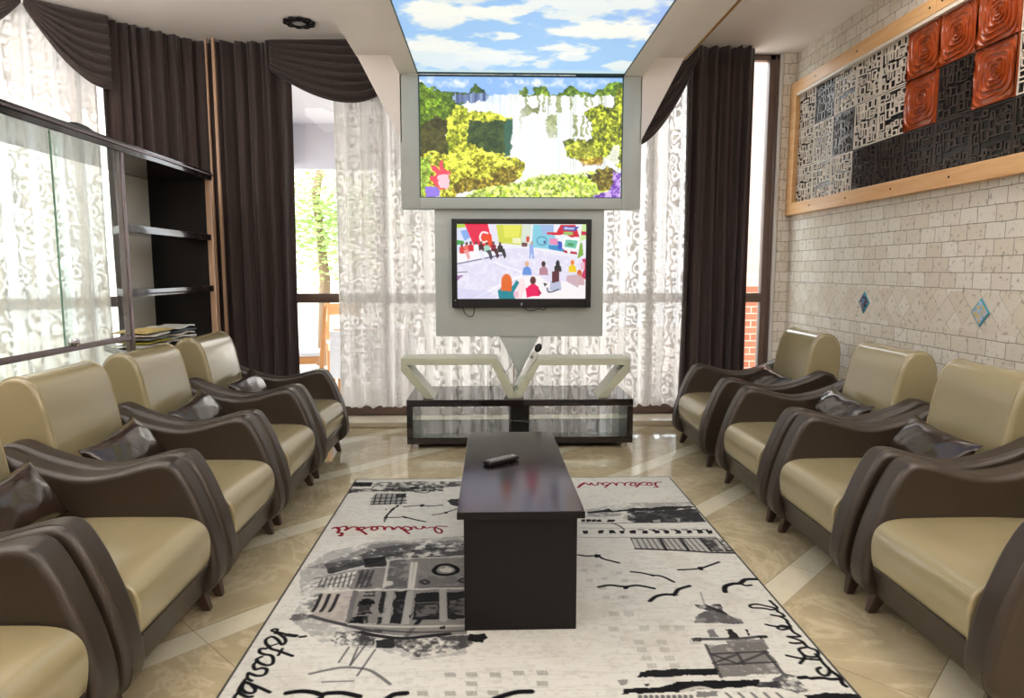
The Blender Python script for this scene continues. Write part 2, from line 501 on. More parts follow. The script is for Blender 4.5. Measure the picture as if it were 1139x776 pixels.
def picture_mesh(name, cv, origin, eu, ev, mat, parent=None, skirt=0.0):
    """flat picture of cv's pixels: origin at the top left, eu across, ev down"""
    h, w = cv.h, cv.w
    O, U, V = np.array(origin, float), np.array(eu, float), np.array(ev, float)
    u = (np.arange(w) / (w - 1))[None, :, None]; v = (np.arange(h) / (h - 1))[:, None, None]
    co = (O + u * U + v * V).reshape(-1, 3)
    idx = np.arange(h * w).reshape(h, w)
    q = np.stack([idx[:-1, :-1], idx[1:, :-1], idx[1:, 1:], idx[:-1, 1:]], -1).reshape(-1, 4)
    col = np.clip(cv.a, 0, 1).reshape(-1, 3)
    if skirt:
        n = len(co); N = np.cross(V, U); N = -N / np.linalg.norm(N)
        ring = np.concatenate([idx[0, :], idx[1:, -1], idx[-1, -2::-1], idx[-2:0:-1, 0]])
        low = co[ring] - np.array([0, 0, skirt]); k = len(ring)
        a = ring; b = np.roll(ring, -1); c = n + (np.arange(k) + 1) % k; d = n + np.arange(k)
        co = np.concatenate([co, low]); q = np.concatenate([q, np.stack([a, b, c, d], -1)])
        col = np.concatenate([col, np.full((k, 3), .35)])
    lin = np.where(col <= .04045, col / 12.92, ((col + .055) / 1.055) ** 2.4)
    me = bpy.data.meshes.new(name)
    me.vertices.add(len(co)); me.vertices.foreach_set('co', co.astype(np.float32).ravel())
    me.loops.add(len(q) * 4); me.loops.foreach_set('vertex_index', q.astype(np.int32).ravel())
    me.polygons.add(len(q)); me.polygons.foreach_set('loop_start', (np.arange(len(q)) * 4).astype(np.int32))
    me.update(calc_edges=True)
    at = me.attributes.new('art', 'FLOAT_COLOR', 'POINT')
    at.data.foreach_set('color', np.concatenate([lin, np.ones((len(lin), 1))], 1).astype(np.float32).ravel())
    me.validate()
    return mesh_obj(name, me, mat, parent, None)
RUG_PAL = [(0.07, 0.07, 0.08), (0.33, 0.33, 0.34), (0.2, 0.2, 0.21), (0.5, 0.07, 0.12), (0.78, 0.77, 0.73), (0.43, 0.42, 0.41), (0.62, 0.58, 0.55), (0.62, 0.62, 0.6), (0.5, 0.49, 0.47), (0.48, 0.47, 0.44), (0.42, 0.41, 0.38)]
RUG_OPS = [
('p',0,0,0.9,[-0.842,4.081,-0.717,4.077,-0.72,3.995,-0.839,3.998]),
('n',0,0,0.65,[-0.716,4.072,-0.501,4.082,-0.171,4.071,-0.171,3.982,-0.484,3.939,-0.711,3.946]),
('n',0,0,0.7,[-0.837,3.95,-0.636,3.944,-0.521,3.967,-0.286,3.986,-0.28,3.893,-0.445,3.886,-0.728,3.9,-0.829,3.867]),
('s',0.012,0,0.7,[-0.826,3.893,-0.736,3.947,-0.63,3.904,-0.552,3.941,-0.515,3.914]),
('s',0.012,0,0.7,[-0.445,3.886,-0.377,3.863,-0.348,3.908,-0.29,3.92]),
('p',0,1,0.45,[-0.675,3.805,-0.665,3.867,-0.492,3.861,-0.475,3.691,-0.671,3.669,-0.672,3.72]),
('s',0.012,0,0.75,[-0.678,3.778,-0.587,3.785,-0.484,3.796]),
('s',0.012,0,0.75,[-0.668,3.72,-0.578,3.727,-0.477,3.738]),
('s',0.012,0,0.75,[-0.661,3.678,-0.572,3.684,-0.471,3.695]),
('s',0.008,0,0.7,[-0.663,3.854,-0.648,3.678]),
('s',0.008,0,0.7,[-0.631,3.853,-0.618,3.677]),
('s',0.008,0,0.7,[-0.6,3.852,-0.588,3.676]),
('s',0.008,0,0.7,[-0.569,3.851,-0.558,3.675]),
('s',0.008,0,0.7,[-0.538,3.85,-0.528,3.674]),
('s',0.008,0,0.7,[-0.507,3.849,-0.499,3.673]),
('p',0,0,0.7,[-0.556,3.851,-0.492,3.861,-0.488,3.799,-0.543,3.788]),
('p',0,0,0.85,[-0.516,3.673,-0.503,3.664,-0.535,3.536,-0.549,3.433,-0.559,3.474,-0.541,3.58]),
('s',0.01,0,0.6,[-0.557,3.484,-0.548,3.412]),
('p',0,2,0.7,[-0.575,3.603,-0.562,3.614,-0.564,3.58]),
('p',0,2,0.95,[-0.248,3.719,-0.23,3.749,-0.178,3.757,-0.18,3.624,-0.221,3.655]),
('s',0.012,0,1,[-0.476,3.633,-0.427,3.648,-0.38,3.651,-0.325,3.64,-0.268,3.656]),
('p',0,0,1,[-0.394,3.669,-0.37,3.669,-0.367,3.637,-0.386,3.63]),
('s',0.01,0,1,[-0.31,3.503,-0.269,3.517,-0.242,3.538,-0.208,3.569,-0.186,3.59]),
('p',0,0,1,[-0.252,3.544,-0.235,3.552,-0.235,3.522,-0.248,3.518]),
('s',0.012,0,1,[-0.548,3.473,-0.496,3.472,-0.452,3.474,-0.396,3.438,-0.338,3.406]),
('p',0,0,1,[-0.462,3.491,-0.438,3.48,-0.438,3.453,-0.454,3.46]),
('s',0.016,3,1,[-0.793,3.332,-0.774,3.341,-0.755,3.303,-0.756,3.275,-0.733,3.265,-0.73,3.247]),
('s',0.02,3,1,[-0.737,3.236,-0.731,3.233]),
('s',0.014,3,1,[-0.772,3.332,-0.738,3.356,-0.722,3.33,-0.727,3.302,-0.716,3.317,-0.7,3.343,-0.674,3.338,-0.648,3.3,-0.611,3.247]),
('s',0.014,3,1,[-0.673,3.315,-0.653,3.341,-0.633,3.327,-0.656,3.3,-0.67,3.319]),
('s',0.013,3,1,[-0.632,3.322,-0.614,3.34,-0.586,3.345,-0.568,3.32,-0.582,3.297,-0.599,3.317,-0.592,3.339,-0.558,3.35,-0.538,3.334,-0.53,3.303]),
('s',0.013,3,1,[-0.535,3.315,-0.522,3.343,-0.499,3.333,-0.488,3.304,-0.471,3.341,-0.451,3.322,-0.403,3.249]),
('s',0.013,3,1,[-0.45,3.312,-0.436,3.34,-0.406,3.33,-0.399,3.301,-0.423,3.292,-0.432,3.311]),
('s',0.011,3,1,[-0.405,3.32,-0.385,3.339,-0.372,3.313,-0.347,3.309,-0.343,3.343,-0.326,3.318,-0.299,3.33,-0.269,3.316,-0.246,3.287,-0.247,3.25,-0.268,3.26,-0.283,3.307,-0.271,3.341,-0.224,3.335]),
('s',0.013,3,1,[1.037,4.022,1.003,4.015,0.988,3.962,0.994,3.93,0.97,3.923]),
('s',0.011,3,1,[0.997,3.997,0.969,4.017,0.94,3.988,0.945,3.96,0.971,3.973,0.958,4.017,0.93,4.018]),
('s',0.014,3,1,[0.937,4.025,0.903,4.0,0.866,3.934]),
('s',0.01,3,1,[0.935,3.967,0.887,3.976]),
('s',0.011,3,1,[0.908,3.997,0.879,4.019,0.846,3.999,0.839,3.963,0.861,3.962,0.874,3.998,0.847,4.028,0.814,4.007,0.802,3.964]),
('s',0.011,3,1,[0.813,4.0,0.789,4.022,0.763,4.009,0.753,3.966,0.747,4.009,0.731,4.017,0.676,3.926]),
('s',0.011,3,1,[0.724,4.01,0.698,4.025,0.671,3.997,0.683,3.968,0.709,3.989]),
('s',0.011,3,1,[0.677,3.997,0.653,4.027,0.641,3.984,0.617,3.977,0.607,4.021,0.592,3.978,0.572,4.015,0.537,3.966,0.516,3.931,0.537,3.987,0.568,4.029]),
('n',0,1,0.35,[0.509,3.56,0.76,3.656,1.126,3.66,1.109,3.57,0.74,3.553,0.508,3.518]),
('p',0,0,0.85,[0.509,3.523,0.608,3.548,0.638,3.576,0.647,3.541,0.735,3.553,0.766,3.581,0.865,3.569,0.943,3.596,1.024,3.593,1.097,3.597,1.11,3.573,1.013,3.553,0.857,3.535,0.743,3.521,0.642,3.513,0.511,3.501]),
('n',0,2,0.95,[0.733,3.522,1.109,3.567,1.105,3.363,0.956,3.347,0.728,3.354,0.686,3.429]),
('p',0,2,0.75,[0.758,3.495,1.103,3.55,1.105,3.368,0.959,3.357,0.74,3.364]),
('p',0,4,0.8,[0.701,3.483,0.722,3.488,0.704,3.376,0.678,3.363]),
('p',0,4,0.7,[0.837,3.39,0.873,3.396,0.867,3.352,0.833,3.351]),
('p',0,4,0.7,[0.967,3.42,0.978,3.406,0.966,3.354,0.951,3.355]),
('n',0,1,0.5,[0.511,3.501,0.7,3.506,0.68,3.451,0.494,3.449]),
('s',0.008,1,0.8,[0.462,3.357,0.623,3.352,0.7,3.355,1.104,3.358]),
('p',0,0,0.9,[0.462,3.41,0.486,3.414,0.485,3.383,0.461,3.375]),
('p',0,0,0.9,[0.491,3.409,0.515,3.413,0.514,3.382,0.49,3.375]),
('p',0,0,0.9,[0.517,3.408,0.541,3.412,0.54,3.381,0.516,3.374]),
('p',0,0,0.9,[0.544,3.407,0.568,3.412,0.567,3.38,0.542,3.373]),
('p',0,0,0.9,[0.6,3.405,0.624,3.41,0.622,3.378,0.598,3.371]),
('p',0,0,0.9,[0.616,3.405,0.64,3.409,0.638,3.378,0.614,3.371]),
('s',0.01,2,0.8,[0.614,3.358,0.646,3.321,0.663,3.263]),
('p',0,0,0.92,[0.45,3.262,0.479,3.266,0.48,3.223,0.454,3.219]),
('p',0,0,0.92,[0.527,3.26,0.555,3.264,0.555,3.221,0.529,3.217]),
('p',0,0,0.92,[0.582,3.258,0.611,3.262,0.61,3.219,0.584,3.215]),
('p',0,0,0.92,[0.63,3.257,0.659,3.261,0.658,3.217,0.631,3.213]),
('p',0,0,0.92,[0.685,3.255,0.714,3.259,0.712,3.216,0.686,3.212]),
('p',0,0,0.92,[0.745,3.253,0.774,3.257,0.772,3.214,0.745,3.21]),
('s',0.012,0,0.8,[0.733,3.263,0.756,3.262]),
('p',0,0,0.92,[0.801,3.251,0.83,3.255,0.826,3.212,0.8,3.208]),
('s',0.012,0,0.8,[0.788,3.261,0.811,3.261]),
('p',0,0,0.92,[0.851,3.25,0.88,3.254,0.876,3.21,0.85,3.206]),
('s',0.012,0,0.8,[0.839,3.26,0.862,3.259]),
('p',0,0,0.92,[0.907,3.248,0.936,3.252,0.931,3.209,0.904,3.205]),
('s',0.012,0,0.8,[0.895,3.258,0.918,3.257]),
('p',0,0,0.92,[0.962,3.246,0.991,3.25,0.986,3.207,0.959,3.203]),
('s',0.012,0,0.8,[0.95,3.256,0.973,3.256]),
('p',0,0,0.92,[1.017,3.244,1.047,3.248,1.041,3.205,1.014,3.201]),
('s',0.012,0,0.8,[1.006,3.254,1.029,3.254]),
('p',0,0,0.92,[1.064,3.243,1.093,3.247,1.086,3.204,1.059,3.2]),
('s',0.012,0,0.8,[1.052,3.253,1.075,3.252]),
('s',0.006,5,0.7,[0.429,3.175,0.581,3.168,0.907,3.167,1.087,3.161]),
('s',0.006,5,0.5,[0.444,3.295,0.658,3.285,1.03,3.273]),
('p',0,1,0.28,[0.672,3.151,1.082,3.147,1.115,2.972,0.679,3.034]),
('s',0.006,2,0.75,[0.672,3.151,0.671,3.036]),
('s',0.006,2,0.75,[0.698,3.151,0.697,3.032]),
('s',0.006,2,0.75,[0.723,3.15,0.724,3.029]),
('s',0.006,2,0.75,[0.748,3.149,0.75,3.025]),
('s',0.006,2,0.75,[0.773,3.148,0.776,3.021]),
('s',0.006,2,0.75,[0.798,3.147,0.803,3.017]),
('s',0.006,2,0.75,[0.823,3.147,0.829,3.013]),
('s',0.006,2,0.75,[0.848,3.146,0.855,3.01]),
('s',0.006,2,0.75,[0.873,3.145,0.881,3.006]),
('s',0.006,2,0.75,[0.898,3.144,0.907,3.002]),
('s',0.006,2,0.75,[0.923,3.143,0.933,2.998]),
('s',0.006,2,0.75,[0.948,3.143,0.959,2.994]),
('s',0.006,2,0.75,[0.973,3.142,0.985,2.991]),
('s',0.006,2,0.75,[0.998,3.141,1.011,2.987]),
('s',0.006,2,0.75,[1.023,3.14,1.036,2.983]),
('s',0.006,2,0.75,[1.048,3.139,1.062,2.98]),
('s',0.006,2,0.75,[1.073,3.138,1.088,2.976]),
('s',0.012,0,0.7,[0.673,3.156,0.812,3.151,1.082,3.147]),
('s',0.016,0,0.85,[0.67,3.032,0.863,3.007,0.993,2.98,1.117,2.967]),
('s',0.014,0,0.8,[0.812,3.151,0.808,3.009]),
('s',0.014,0,0.8,[0.911,3.148,0.91,3.005]),
('s',0.014,0,0.8,[1.009,3.145,1.012,3.002]),
('s',0.014,0,0.8,[1.081,3.143,1.086,3.0]),
('n',0,2,0.85,[1.015,3.134,1.108,3.142,1.117,2.978,1.014,2.991]),
('s',0.01,4,0.8,[1.077,3.132,1.077,3.0]),
('s',0.008,4,0.6,[1.078,3.053,1.106,3.01]),
('s',0.014,0,1,[0.393,2.97,0.434,2.957,0.48,2.957,0.504,2.922,0.563,2.881]),
('p',0,0,1,[0.471,2.978,0.498,2.975,0.491,2.943,0.469,2.935]),
('s',0.013,0,1,[0.598,2.79,0.64,2.778,0.678,2.755,0.719,2.742,0.756,2.688]),
('p',0,0,1,[0.673,2.766,0.695,2.758,0.687,2.741,0.671,2.741]),
('s',0.013,0,1,[0.806,2.802,0.848,2.804,0.903,2.812,0.948,2.838,1.008,2.875]),
('p',0,0,1,[0.894,2.825,0.924,2.828,0.911,2.795,0.89,2.796]),
('s',0.016,0,1,[0.437,2.653,0.485,2.668,0.544,2.653,0.599,2.662,0.66,2.633]),
('p',0,0,1,[0.536,2.66,0.561,2.656,0.554,2.628,0.535,2.627]),
('s',0.018,0,1,[0.618,2.528,0.653,2.566,0.693,2.581,0.727,2.58,0.757,2.622,0.811,2.651]),
('p',0,0,1,[0.72,2.591,0.744,2.573,0.722,2.561]),
('s',0.022,0,1,[0.938,2.595,0.954,2.64,0.993,2.664,1.025,2.668,1.061,2.701,1.109,2.703]),
('p',0,0,1,[0.946,2.64,0.967,2.653,0.943,2.595,0.938,2.605]),
('s',0.014,0,1,[1.025,2.668,1.041,2.647,1.065,2.65]),
('n',0,2,0.9,[0.781,2.498,0.824,2.484,0.888,2.498,0.876,2.449,0.885,2.42,0.843,2.421,0.813,2.451,0.784,2.466]),
('p',0,1,0.6,[0.761,2.405,0.812,2.445,0.881,2.42,0.923,2.377,0.929,2.344,0.742,2.357]),
('n',0,2,0.5,[0.761,2.405,0.812,2.445,0.881,2.42,0.929,2.344,0.742,2.357]),
('s',0.012,0,0.7,[0.826,2.49,0.881,2.42]),
('s',0.006,1,0.5,[0.838,2.594,0.823,2.496]),
('p',0,1,0.75,[0.774,2.31,0.802,2.313,0.799,2.261,0.769,2.252]),
('p',0,0,0.9,[0.843,2.315,0.867,2.314,0.869,2.251,0.835,2.247]),
('p',0,0,0.85,[0.907,2.309,0.918,2.312,0.917,2.266,0.906,2.261]),
('p',0,0,0.8,[0.701,2.251,0.734,2.257,0.732,2.233,0.701,2.228]),
('s',0.016,2,0.85,[0.731,2.247,0.857,2.246,0.942,2.257]),
('p',0,0,0.85,[0.936,2.264,0.974,2.269,0.975,2.249,0.94,2.24]),
('n',0,1,0.7,[0.817,2.236,0.953,2.24,0.945,2.175,0.827,2.164]),
('n',0,5,0.9,[0.736,2.206,0.938,2.224,0.939,2.1,0.929,2.036,0.727,2.021]),
('s',0.011,2,0.75,[0.738,2.211,0.727,2.021]),
('s',0.011,2,0.75,[0.742,2.154,0.931,2.163]),
('s',0.011,2,0.75,[0.742,2.091,0.935,2.1]),
('s',0.011,2,0.75,[0.829,2.156,0.826,2.091]),
('s',0.011,2,0.75,[0.923,2.164,0.936,2.015]),
('s',0.011,2,0.75,[0.744,2.148,0.803,2.097]),
('s',0.011,2,0.75,[0.811,2.096,0.93,2.16]),
('s',0.011,2,0.75,[0.728,2.099,0.822,2.148]),
('n',0,1,0.95,[0.929,2.036,0.965,2.025,0.971,1.941,0.932,1.934,0.84,1.978,0.869,1.99]),
('n',0,2,0.9,[0.83,1.994,0.928,1.996,0.921,1.962,0.819,1.965]),
('p',0,0,0.95,[0.481,2.065,0.703,2.072,0.727,2.072,0.725,2.035,0.461,2.03]),
('p',0,5,0.7,[0.396,2.018,0.428,2.023,0.42,1.994,0.396,1.989]),
('p',0,0,0.97,[0.4,1.971,0.505,1.975,0.584,2.002,0.706,2.006,0.844,2.007,0.82,1.968,0.709,1.966,0.586,1.952,0.396,1.943]),
('s',0.014,4,0.9,[0.582,1.952,0.647,1.971,0.695,1.946]),
('p',0,1,0.7,[0.628,1.948,0.695,1.949,0.688,1.924,0.617,1.924]),
('p',0,0,0.8,[0.476,1.992,0.49,1.995,0.487,1.984,0.475,1.982]),
('s',0.012,2,0.7,[0.449,1.934,0.445,1.902,0.46,1.902,0.466,1.933]),
('s',0.012,2,0.7,[0.483,1.933,0.479,1.901,0.494,1.901,0.5,1.932]),
('s',0.012,2,0.7,[0.518,1.932,0.513,1.9,0.528,1.9,0.535,1.931]),
('s',0.012,2,0.7,[0.553,1.931,0.547,1.899,0.562,1.898,0.57,1.93]),
('s',0.012,2,0.7,[0.587,1.93,0.581,1.898,0.596,1.897,0.604,1.929]),
('s',0.01,2,0.6,[0.715,1.94,0.723,1.918]),
('s',0.01,2,0.6,[0.754,1.939,0.761,1.916]),
('s',0.01,2,0.6,[0.793,1.938,0.8,1.915]),
('s',0.01,2,0.6,[0.832,1.937,0.838,1.914]),
('s',0.01,2,0.6,[0.87,1.935,0.877,1.913]),
('p',0,0,0.95,[0.951,1.923,1.057,1.93,1.117,1.925,1.124,1.88,0.957,1.886]),
('s',0.012,0,1,[1.088,2.516,1.091,2.488,1.093,2.46,1.069,2.445,1.035,2.458,0.997,2.463,0.997,2.483,1.026,2.49,1.052,2.477,1.083,2.456,1.083,2.429]),
('s',0.012,0,1,[1.083,2.429,1.092,2.413,1.091,2.394,1.064,2.399,1.048,2.407,1.072,2.395,1.088,2.372,1.084,2.346]),
('s',0.012,0,1,[1.084,2.346,1.08,2.314,1.046,2.301,1.032,2.312,1.054,2.329,1.074,2.322]),
('s',0.012,0,1,[1.079,2.312,1.054,2.319,1.02,2.327,1.001,2.338]),
('s',0.012,0,1,[1.078,2.311,1.077,2.283,1.088,2.255,1.06,2.253,1.044,2.253,1.065,2.239,1.081,2.216,1.052,2.21,1.036,2.214]),
('s',0.012,0,1,[1.081,2.216,1.084,2.184,1.104,2.161,1.088,2.128,1.056,2.129,1.045,2.153,1.049,2.175,1.077,2.184]),
('s',0.012,0,1,[1.089,2.14,1.09,2.11,1.051,2.114,1.02,2.121,0.989,2.137]),
('s',0.012,0,1,[1.013,2.09,1.041,2.119,1.047,2.141]),
('s',0.012,0,1,[1.09,2.11,1.09,2.08,1.091,2.049,1.07,2.021,1.052,2.027,1.052,2.053,1.068,2.064]),
('s',0.015,0,1,[1.091,2.049,1.102,2.02,1.104,2.003,1.071,2.0,1.047,2.008,1.009,2.006]),
('s',0.015,0,1,[1.104,2.003,1.096,1.976,1.1,1.962]),
('s',0.018000000000000002,0,1,[0.975,2.011,0.998,2.013]),
('s',0.01364,0,1,[-0.658,2.31,-0.675,2.307]),
('s',0.01116,0,1,[-0.692,2.314,-0.725,2.324,-0.76,2.34,-0.782,2.348,-0.79,2.356,-0.782,2.364,-0.77,2.358,-0.771,2.335]),
('s',0.0124,0,1,[-0.771,2.335,-0.757,2.33,-0.728,2.301,-0.717,2.273,-0.725,2.259,-0.75,2.292,-0.776,2.312,-0.79,2.293,-0.781,2.266,-0.763,2.247]),
('s',0.0124,0,1,[-0.668,2.187,-0.7,2.205,-0.728,2.221,-0.75,2.231,-0.768,2.247]),
('s',0.01116,0,1,[-0.715,2.232,-0.717,2.193]),
('s',0.00868,0,1,[-0.768,2.247,-0.753,2.256,-0.742,2.264]),
('s',0.0124,0,1,[-0.771,2.234,-0.79,2.234,-0.785,2.212,-0.764,2.199,-0.744,2.194,-0.729,2.176,-0.721,2.143,-0.739,2.135,-0.77,2.153,-0.781,2.17,-0.77,2.186]),
('s',0.0124,0,1,[-0.775,2.161,-0.78,2.137,-0.766,2.112,-0.748,2.119,-0.729,2.111,-0.727,2.083,-0.747,2.076,-0.774,2.089,-0.782,2.093]),
('s',0.01116,0,1,[-0.782,2.093,-0.775,2.065,-0.756,2.05]),
('s',0.0124,0,1,[-0.681,1.989,-0.711,2.008,-0.744,2.027,-0.771,2.043]),
('s',0.0124,0,1,[-0.748,2.027,-0.73,2.005,-0.732,1.987,-0.755,1.991,-0.774,2.013,-0.776,2.043]),
('s',0.0124,0,1,[-0.779,2.058,-0.781,2.021,-0.775,1.992,-0.744,1.969,-0.728,1.969]),
('s',0.0124,0,1,[-0.775,1.999,-0.78,1.971,-0.772,1.943,-0.746,1.935,-0.733,1.921,-0.752,1.915,-0.771,1.923]),
('s',0.0124,0,1,[-0.771,1.923,-0.774,1.896,-0.752,1.87,-0.696,1.849,-0.727,1.847,-0.766,1.864]),
('n',0,1,0.32,[-0.825,2.849,-0.747,3.04,-0.561,3.152,-0.126,3.214,-0.089,2.178,-0.243,2.146,-0.405,2.226,-0.559,2.231,-0.736,2.415,-0.749,2.572]),
('n',0,2,0.75,[-0.734,2.907,-0.612,2.968,-0.549,3.08,-0.42,3.111,-0.123,3.114,-0.118,2.985,-0.274,2.968,-0.473,2.953,-0.569,2.881,-0.695,2.814]),
('n',0,1,0.45,[-0.804,2.868,-0.685,2.97,-0.557,3.128,-0.347,3.145,-0.124,3.163,-0.122,3.102,-0.541,3.033,-0.707,2.865]),
('p',0,0,0.8,[-0.573,2.956,-0.479,2.99,-0.457,2.878,-0.548,2.864]),
('p',0,2,0.75,[-0.707,2.865,-0.58,2.945,-0.553,2.891,-0.693,2.809]),
('s',0.03,2,0.5,[-0.478,2.986,-0.355,3.038,-0.225,3.058,-0.121,3.066]),
('p',0,5,0.7,[-0.465,2.931,-0.327,2.954,-0.117,2.963,-0.106,2.663,-0.297,2.664,-0.429,2.665]),
('n',0,1,0.75,[-0.465,2.931,-0.38,2.939,-0.331,2.671,-0.438,2.665]),
('n',0,1,0.4,[-0.308,2.773,-0.111,2.786,-0.106,2.669,-0.297,2.668]),
('p',0,5,0.8,[-0.576,2.851,-0.46,2.867,-0.439,2.674,-0.56,2.66,-0.579,2.67]),
('n',0,2,0.6,[-0.57,2.84,-0.51,2.849,-0.491,2.685,-0.547,2.678]),
('s',0.012,2,0.7,[-0.552,2.84,-0.552,2.683]),
('s',0.012,2,0.7,[-0.53,2.839,-0.532,2.682]),
('s',0.012,2,0.7,[-0.508,2.838,-0.511,2.682]),
('s',0.012,4,0.8,[-0.458,2.941,-0.439,2.674]),
('s',0.014,4,1,[-0.35,2.912,-0.335,2.671]),
('s',0.014,4,1,[-0.332,2.912,-0.321,2.67]),
('s',0.02,0,1,[-0.249,2.83,-0.23,2.879,-0.186,2.886,-0.15,2.847,-0.151,2.807,-0.193,2.785,-0.233,2.798,-0.249,2.83]),
('p',0,4,0.9,[-0.223,2.839,-0.194,2.865,-0.167,2.838,-0.181,2.808,-0.212,2.813]),
('s',0.014,2,1,[-0.295,2.725,-0.279,2.739,-0.26,2.718,-0.274,2.702,-0.295,2.725]),
('s',0.014,2,1,[-0.136,2.729,-0.122,2.748,-0.107,2.728,-0.118,2.713,-0.136,2.729]),
('p',0,4,0.9,[-0.448,2.73,-0.41,2.734,-0.407,2.697,-0.443,2.691]),
('s',0.016,4,0.9,[-0.736,2.643,-0.576,2.655,-0.395,2.653,-0.247,2.655,-0.102,2.658]),
('s',0.008,2,0.65,[-0.709,2.766,-0.707,2.688]),
('s',0.008,2,0.65,[-0.691,2.775,-0.687,2.687]),
('s',0.008,2,0.65,[-0.672,2.784,-0.667,2.687]),
('s',0.008,2,0.65,[-0.654,2.792,-0.647,2.686]),
('s',0.008,2,0.65,[-0.635,2.801,-0.627,2.686]),
('s',0.008,2,0.65,[-0.616,2.81,-0.607,2.685]),
('s',0.008,2,0.65,[-0.597,2.819,-0.587,2.684]),
('s',0.008,2,0.6,[-0.743,2.767,-0.587,2.841]),
('s',0.008,2,0.6,[-0.733,2.726,-0.579,2.797]),
('s',0.008,2,0.6,[-0.722,2.685,-0.57,2.754]),
('n',0,1,0.5,[-0.751,2.73,-0.683,2.766,-0.68,2.682,-0.739,2.684]),
('p',0,6,0.6,[-0.681,2.634,-0.559,2.651,-0.539,2.401,-0.681,2.461]),
('s',0.014,0,0.85,[-0.679,2.623,-0.675,2.528,-0.678,2.489]),
('s',0.014,0,0.85,[-0.646,2.622,-0.643,2.527,-0.647,2.488]),
('s',0.014,0,0.85,[-0.611,2.621,-0.61,2.526,-0.614,2.487]),
('n',0,1,0.55,[-0.754,2.588,-0.681,2.634,-0.682,2.497,-0.728,2.522]),
('p',0,1,0.8,[-0.559,2.651,-0.534,2.65,-0.518,2.408,-0.54,2.401]),
('p',0,5,0.75,[-0.534,2.65,-0.106,2.654,-0.097,2.394,-0.342,2.38,-0.531,2.401]),
('n',0,0,1,[-0.507,2.641,-0.463,2.645,-0.465,2.605,-0.507,2.601]),
('n',0,0,1,[-0.509,2.581,-0.457,2.582,-0.453,2.537,-0.505,2.531]),
('n',0,0,1,[-0.505,2.499,-0.469,2.514,-0.448,2.458,-0.508,2.455]),
('n',0,0,1,[-0.518,2.445,-0.457,2.448,-0.455,2.391,-0.53,2.393]),
('p',0,0,0.7,[-0.516,2.564,-0.458,2.579,-0.465,2.49,-0.506,2.483]),
('p',0,0,0.85,[-0.44,2.639,-0.416,2.641,-0.408,2.464,-0.429,2.462]),
('p',0,0,0.85,[-0.425,2.434,-0.406,2.437,-0.404,2.389,-0.421,2.387]),
('p',0,0,0.88,[-0.384,2.637,-0.34,2.644,-0.328,2.387,-0.373,2.388]),
('n',0,5,0.6,[-0.374,2.559,-0.344,2.575,-0.341,2.462,-0.368,2.463]),
('p',0,0,0.85,[-0.305,2.622,-0.208,2.629,-0.189,2.412,-0.29,2.412]),
('n',0,5,0.85,[-0.29,2.524,-0.208,2.529,-0.202,2.442,-0.281,2.437]),
('s',0.01,5,0.8,[-0.296,2.54,-0.201,2.546]),
('p',0,0,0.8,[-0.185,2.629,-0.104,2.633,-0.094,2.416,-0.167,2.414]),
('n',0,5,0.9,[-0.166,2.553,-0.103,2.584,-0.098,2.439,-0.16,2.456]),
('s',0.03,7,0.9,[-0.326,2.63,-0.317,2.386]),
('s',0.03,7,0.7,[-0.409,2.638,-0.39,2.396]),
('s',0.03,7,0.9,[-0.196,2.64,-0.179,2.412]),
('s',0.018,0,0.95,[-0.267,2.407,-0.291,2.329,-0.3,2.308]),
('p',0,0,0.9,[-0.312,2.443,-0.299,2.464,-0.298,2.423]),
('p',0,5,0.8,[-0.679,2.455,-0.53,2.393,-0.342,2.38,-0.097,2.394,-0.086,2.301,-0.346,2.303,-0.469,2.348,-0.601,2.41]),
('s',0.02,2,0.8,[-0.679,2.455,-0.61,2.418,-0.519,2.378,-0.455,2.348,-0.401,2.332]),
('s',0.014,4,0.7,[-0.522,2.39,-0.355,2.366,-0.096,2.365]),
('s',0.02,0,0.9,[-0.466,2.331,-0.412,2.308,-0.315,2.286,-0.216,2.299,-0.152,2.31]),
('p',0,0,0.85,[-0.192,2.361,-0.171,2.367,-0.172,2.347,-0.189,2.348]),
('s',0.012,2,0.7,[-0.418,2.347,-0.276,2.325,-0.094,2.329]),
('n',0,2,0.9,[-0.555,2.337,-0.467,2.337,-0.409,2.291,-0.408,2.241,-0.555,2.243]),
('p',0,0,0.85,[-0.407,2.278,-0.343,2.283,-0.336,2.23,-0.398,2.225]),
('n',0,2,0.85,[-0.343,2.283,-0.151,2.297,-0.05,2.3,-0.042,2.253,-0.117,2.204,-0.245,2.165,-0.307,2.223,-0.336,2.23]),
('n',0,1,0.85,[-0.755,2.43,-0.745,2.472,-0.69,2.466,-0.674,2.435,-0.722,2.417]),
('p',0,4,0.9,[-0.167,2.212,-0.139,2.224,-0.121,2.198,-0.151,2.177]),
('p',0,0,0.95,[-0.08,2.304,-0.023,2.309,-0.019,2.274,-0.042,2.249,-0.064,2.247,-0.083,2.269]),
('s',0.007,2,0.7,[-0.49,2.235,-0.505,2.143]),
('s',0.007,2,0.7,[-0.459,2.234,-0.464,2.124]),
('s',0.007,2,0.7,[-0.436,2.246,-0.462,2.13]),
('s',0.007,2,0.7,[-0.397,2.219,-0.43,2.066]),
('s',0.012,2,0.6,[-0.583,2.082,-0.492,2.113,-0.411,2.103,-0.366,2.07,-0.319,2.019]),
('s',0.008,2,0.5,[-0.533,2.037,-0.437,2.039]),
('s',0.02,0,0.9,[-0.724,2.322,-0.693,2.314]),
('s',0.02,0,1,[-0.628,1.983,-0.587,1.991,-0.546,1.984,-0.522,1.973,-0.497,1.979,-0.454,1.978,-0.402,1.959]),
('p',0,0,1,[-0.538,1.952,-0.523,1.976,-0.508,1.969,-0.514,1.941]),
('s',0.022,0,1,[-0.317,1.945,-0.298,1.966,-0.263,1.971]),
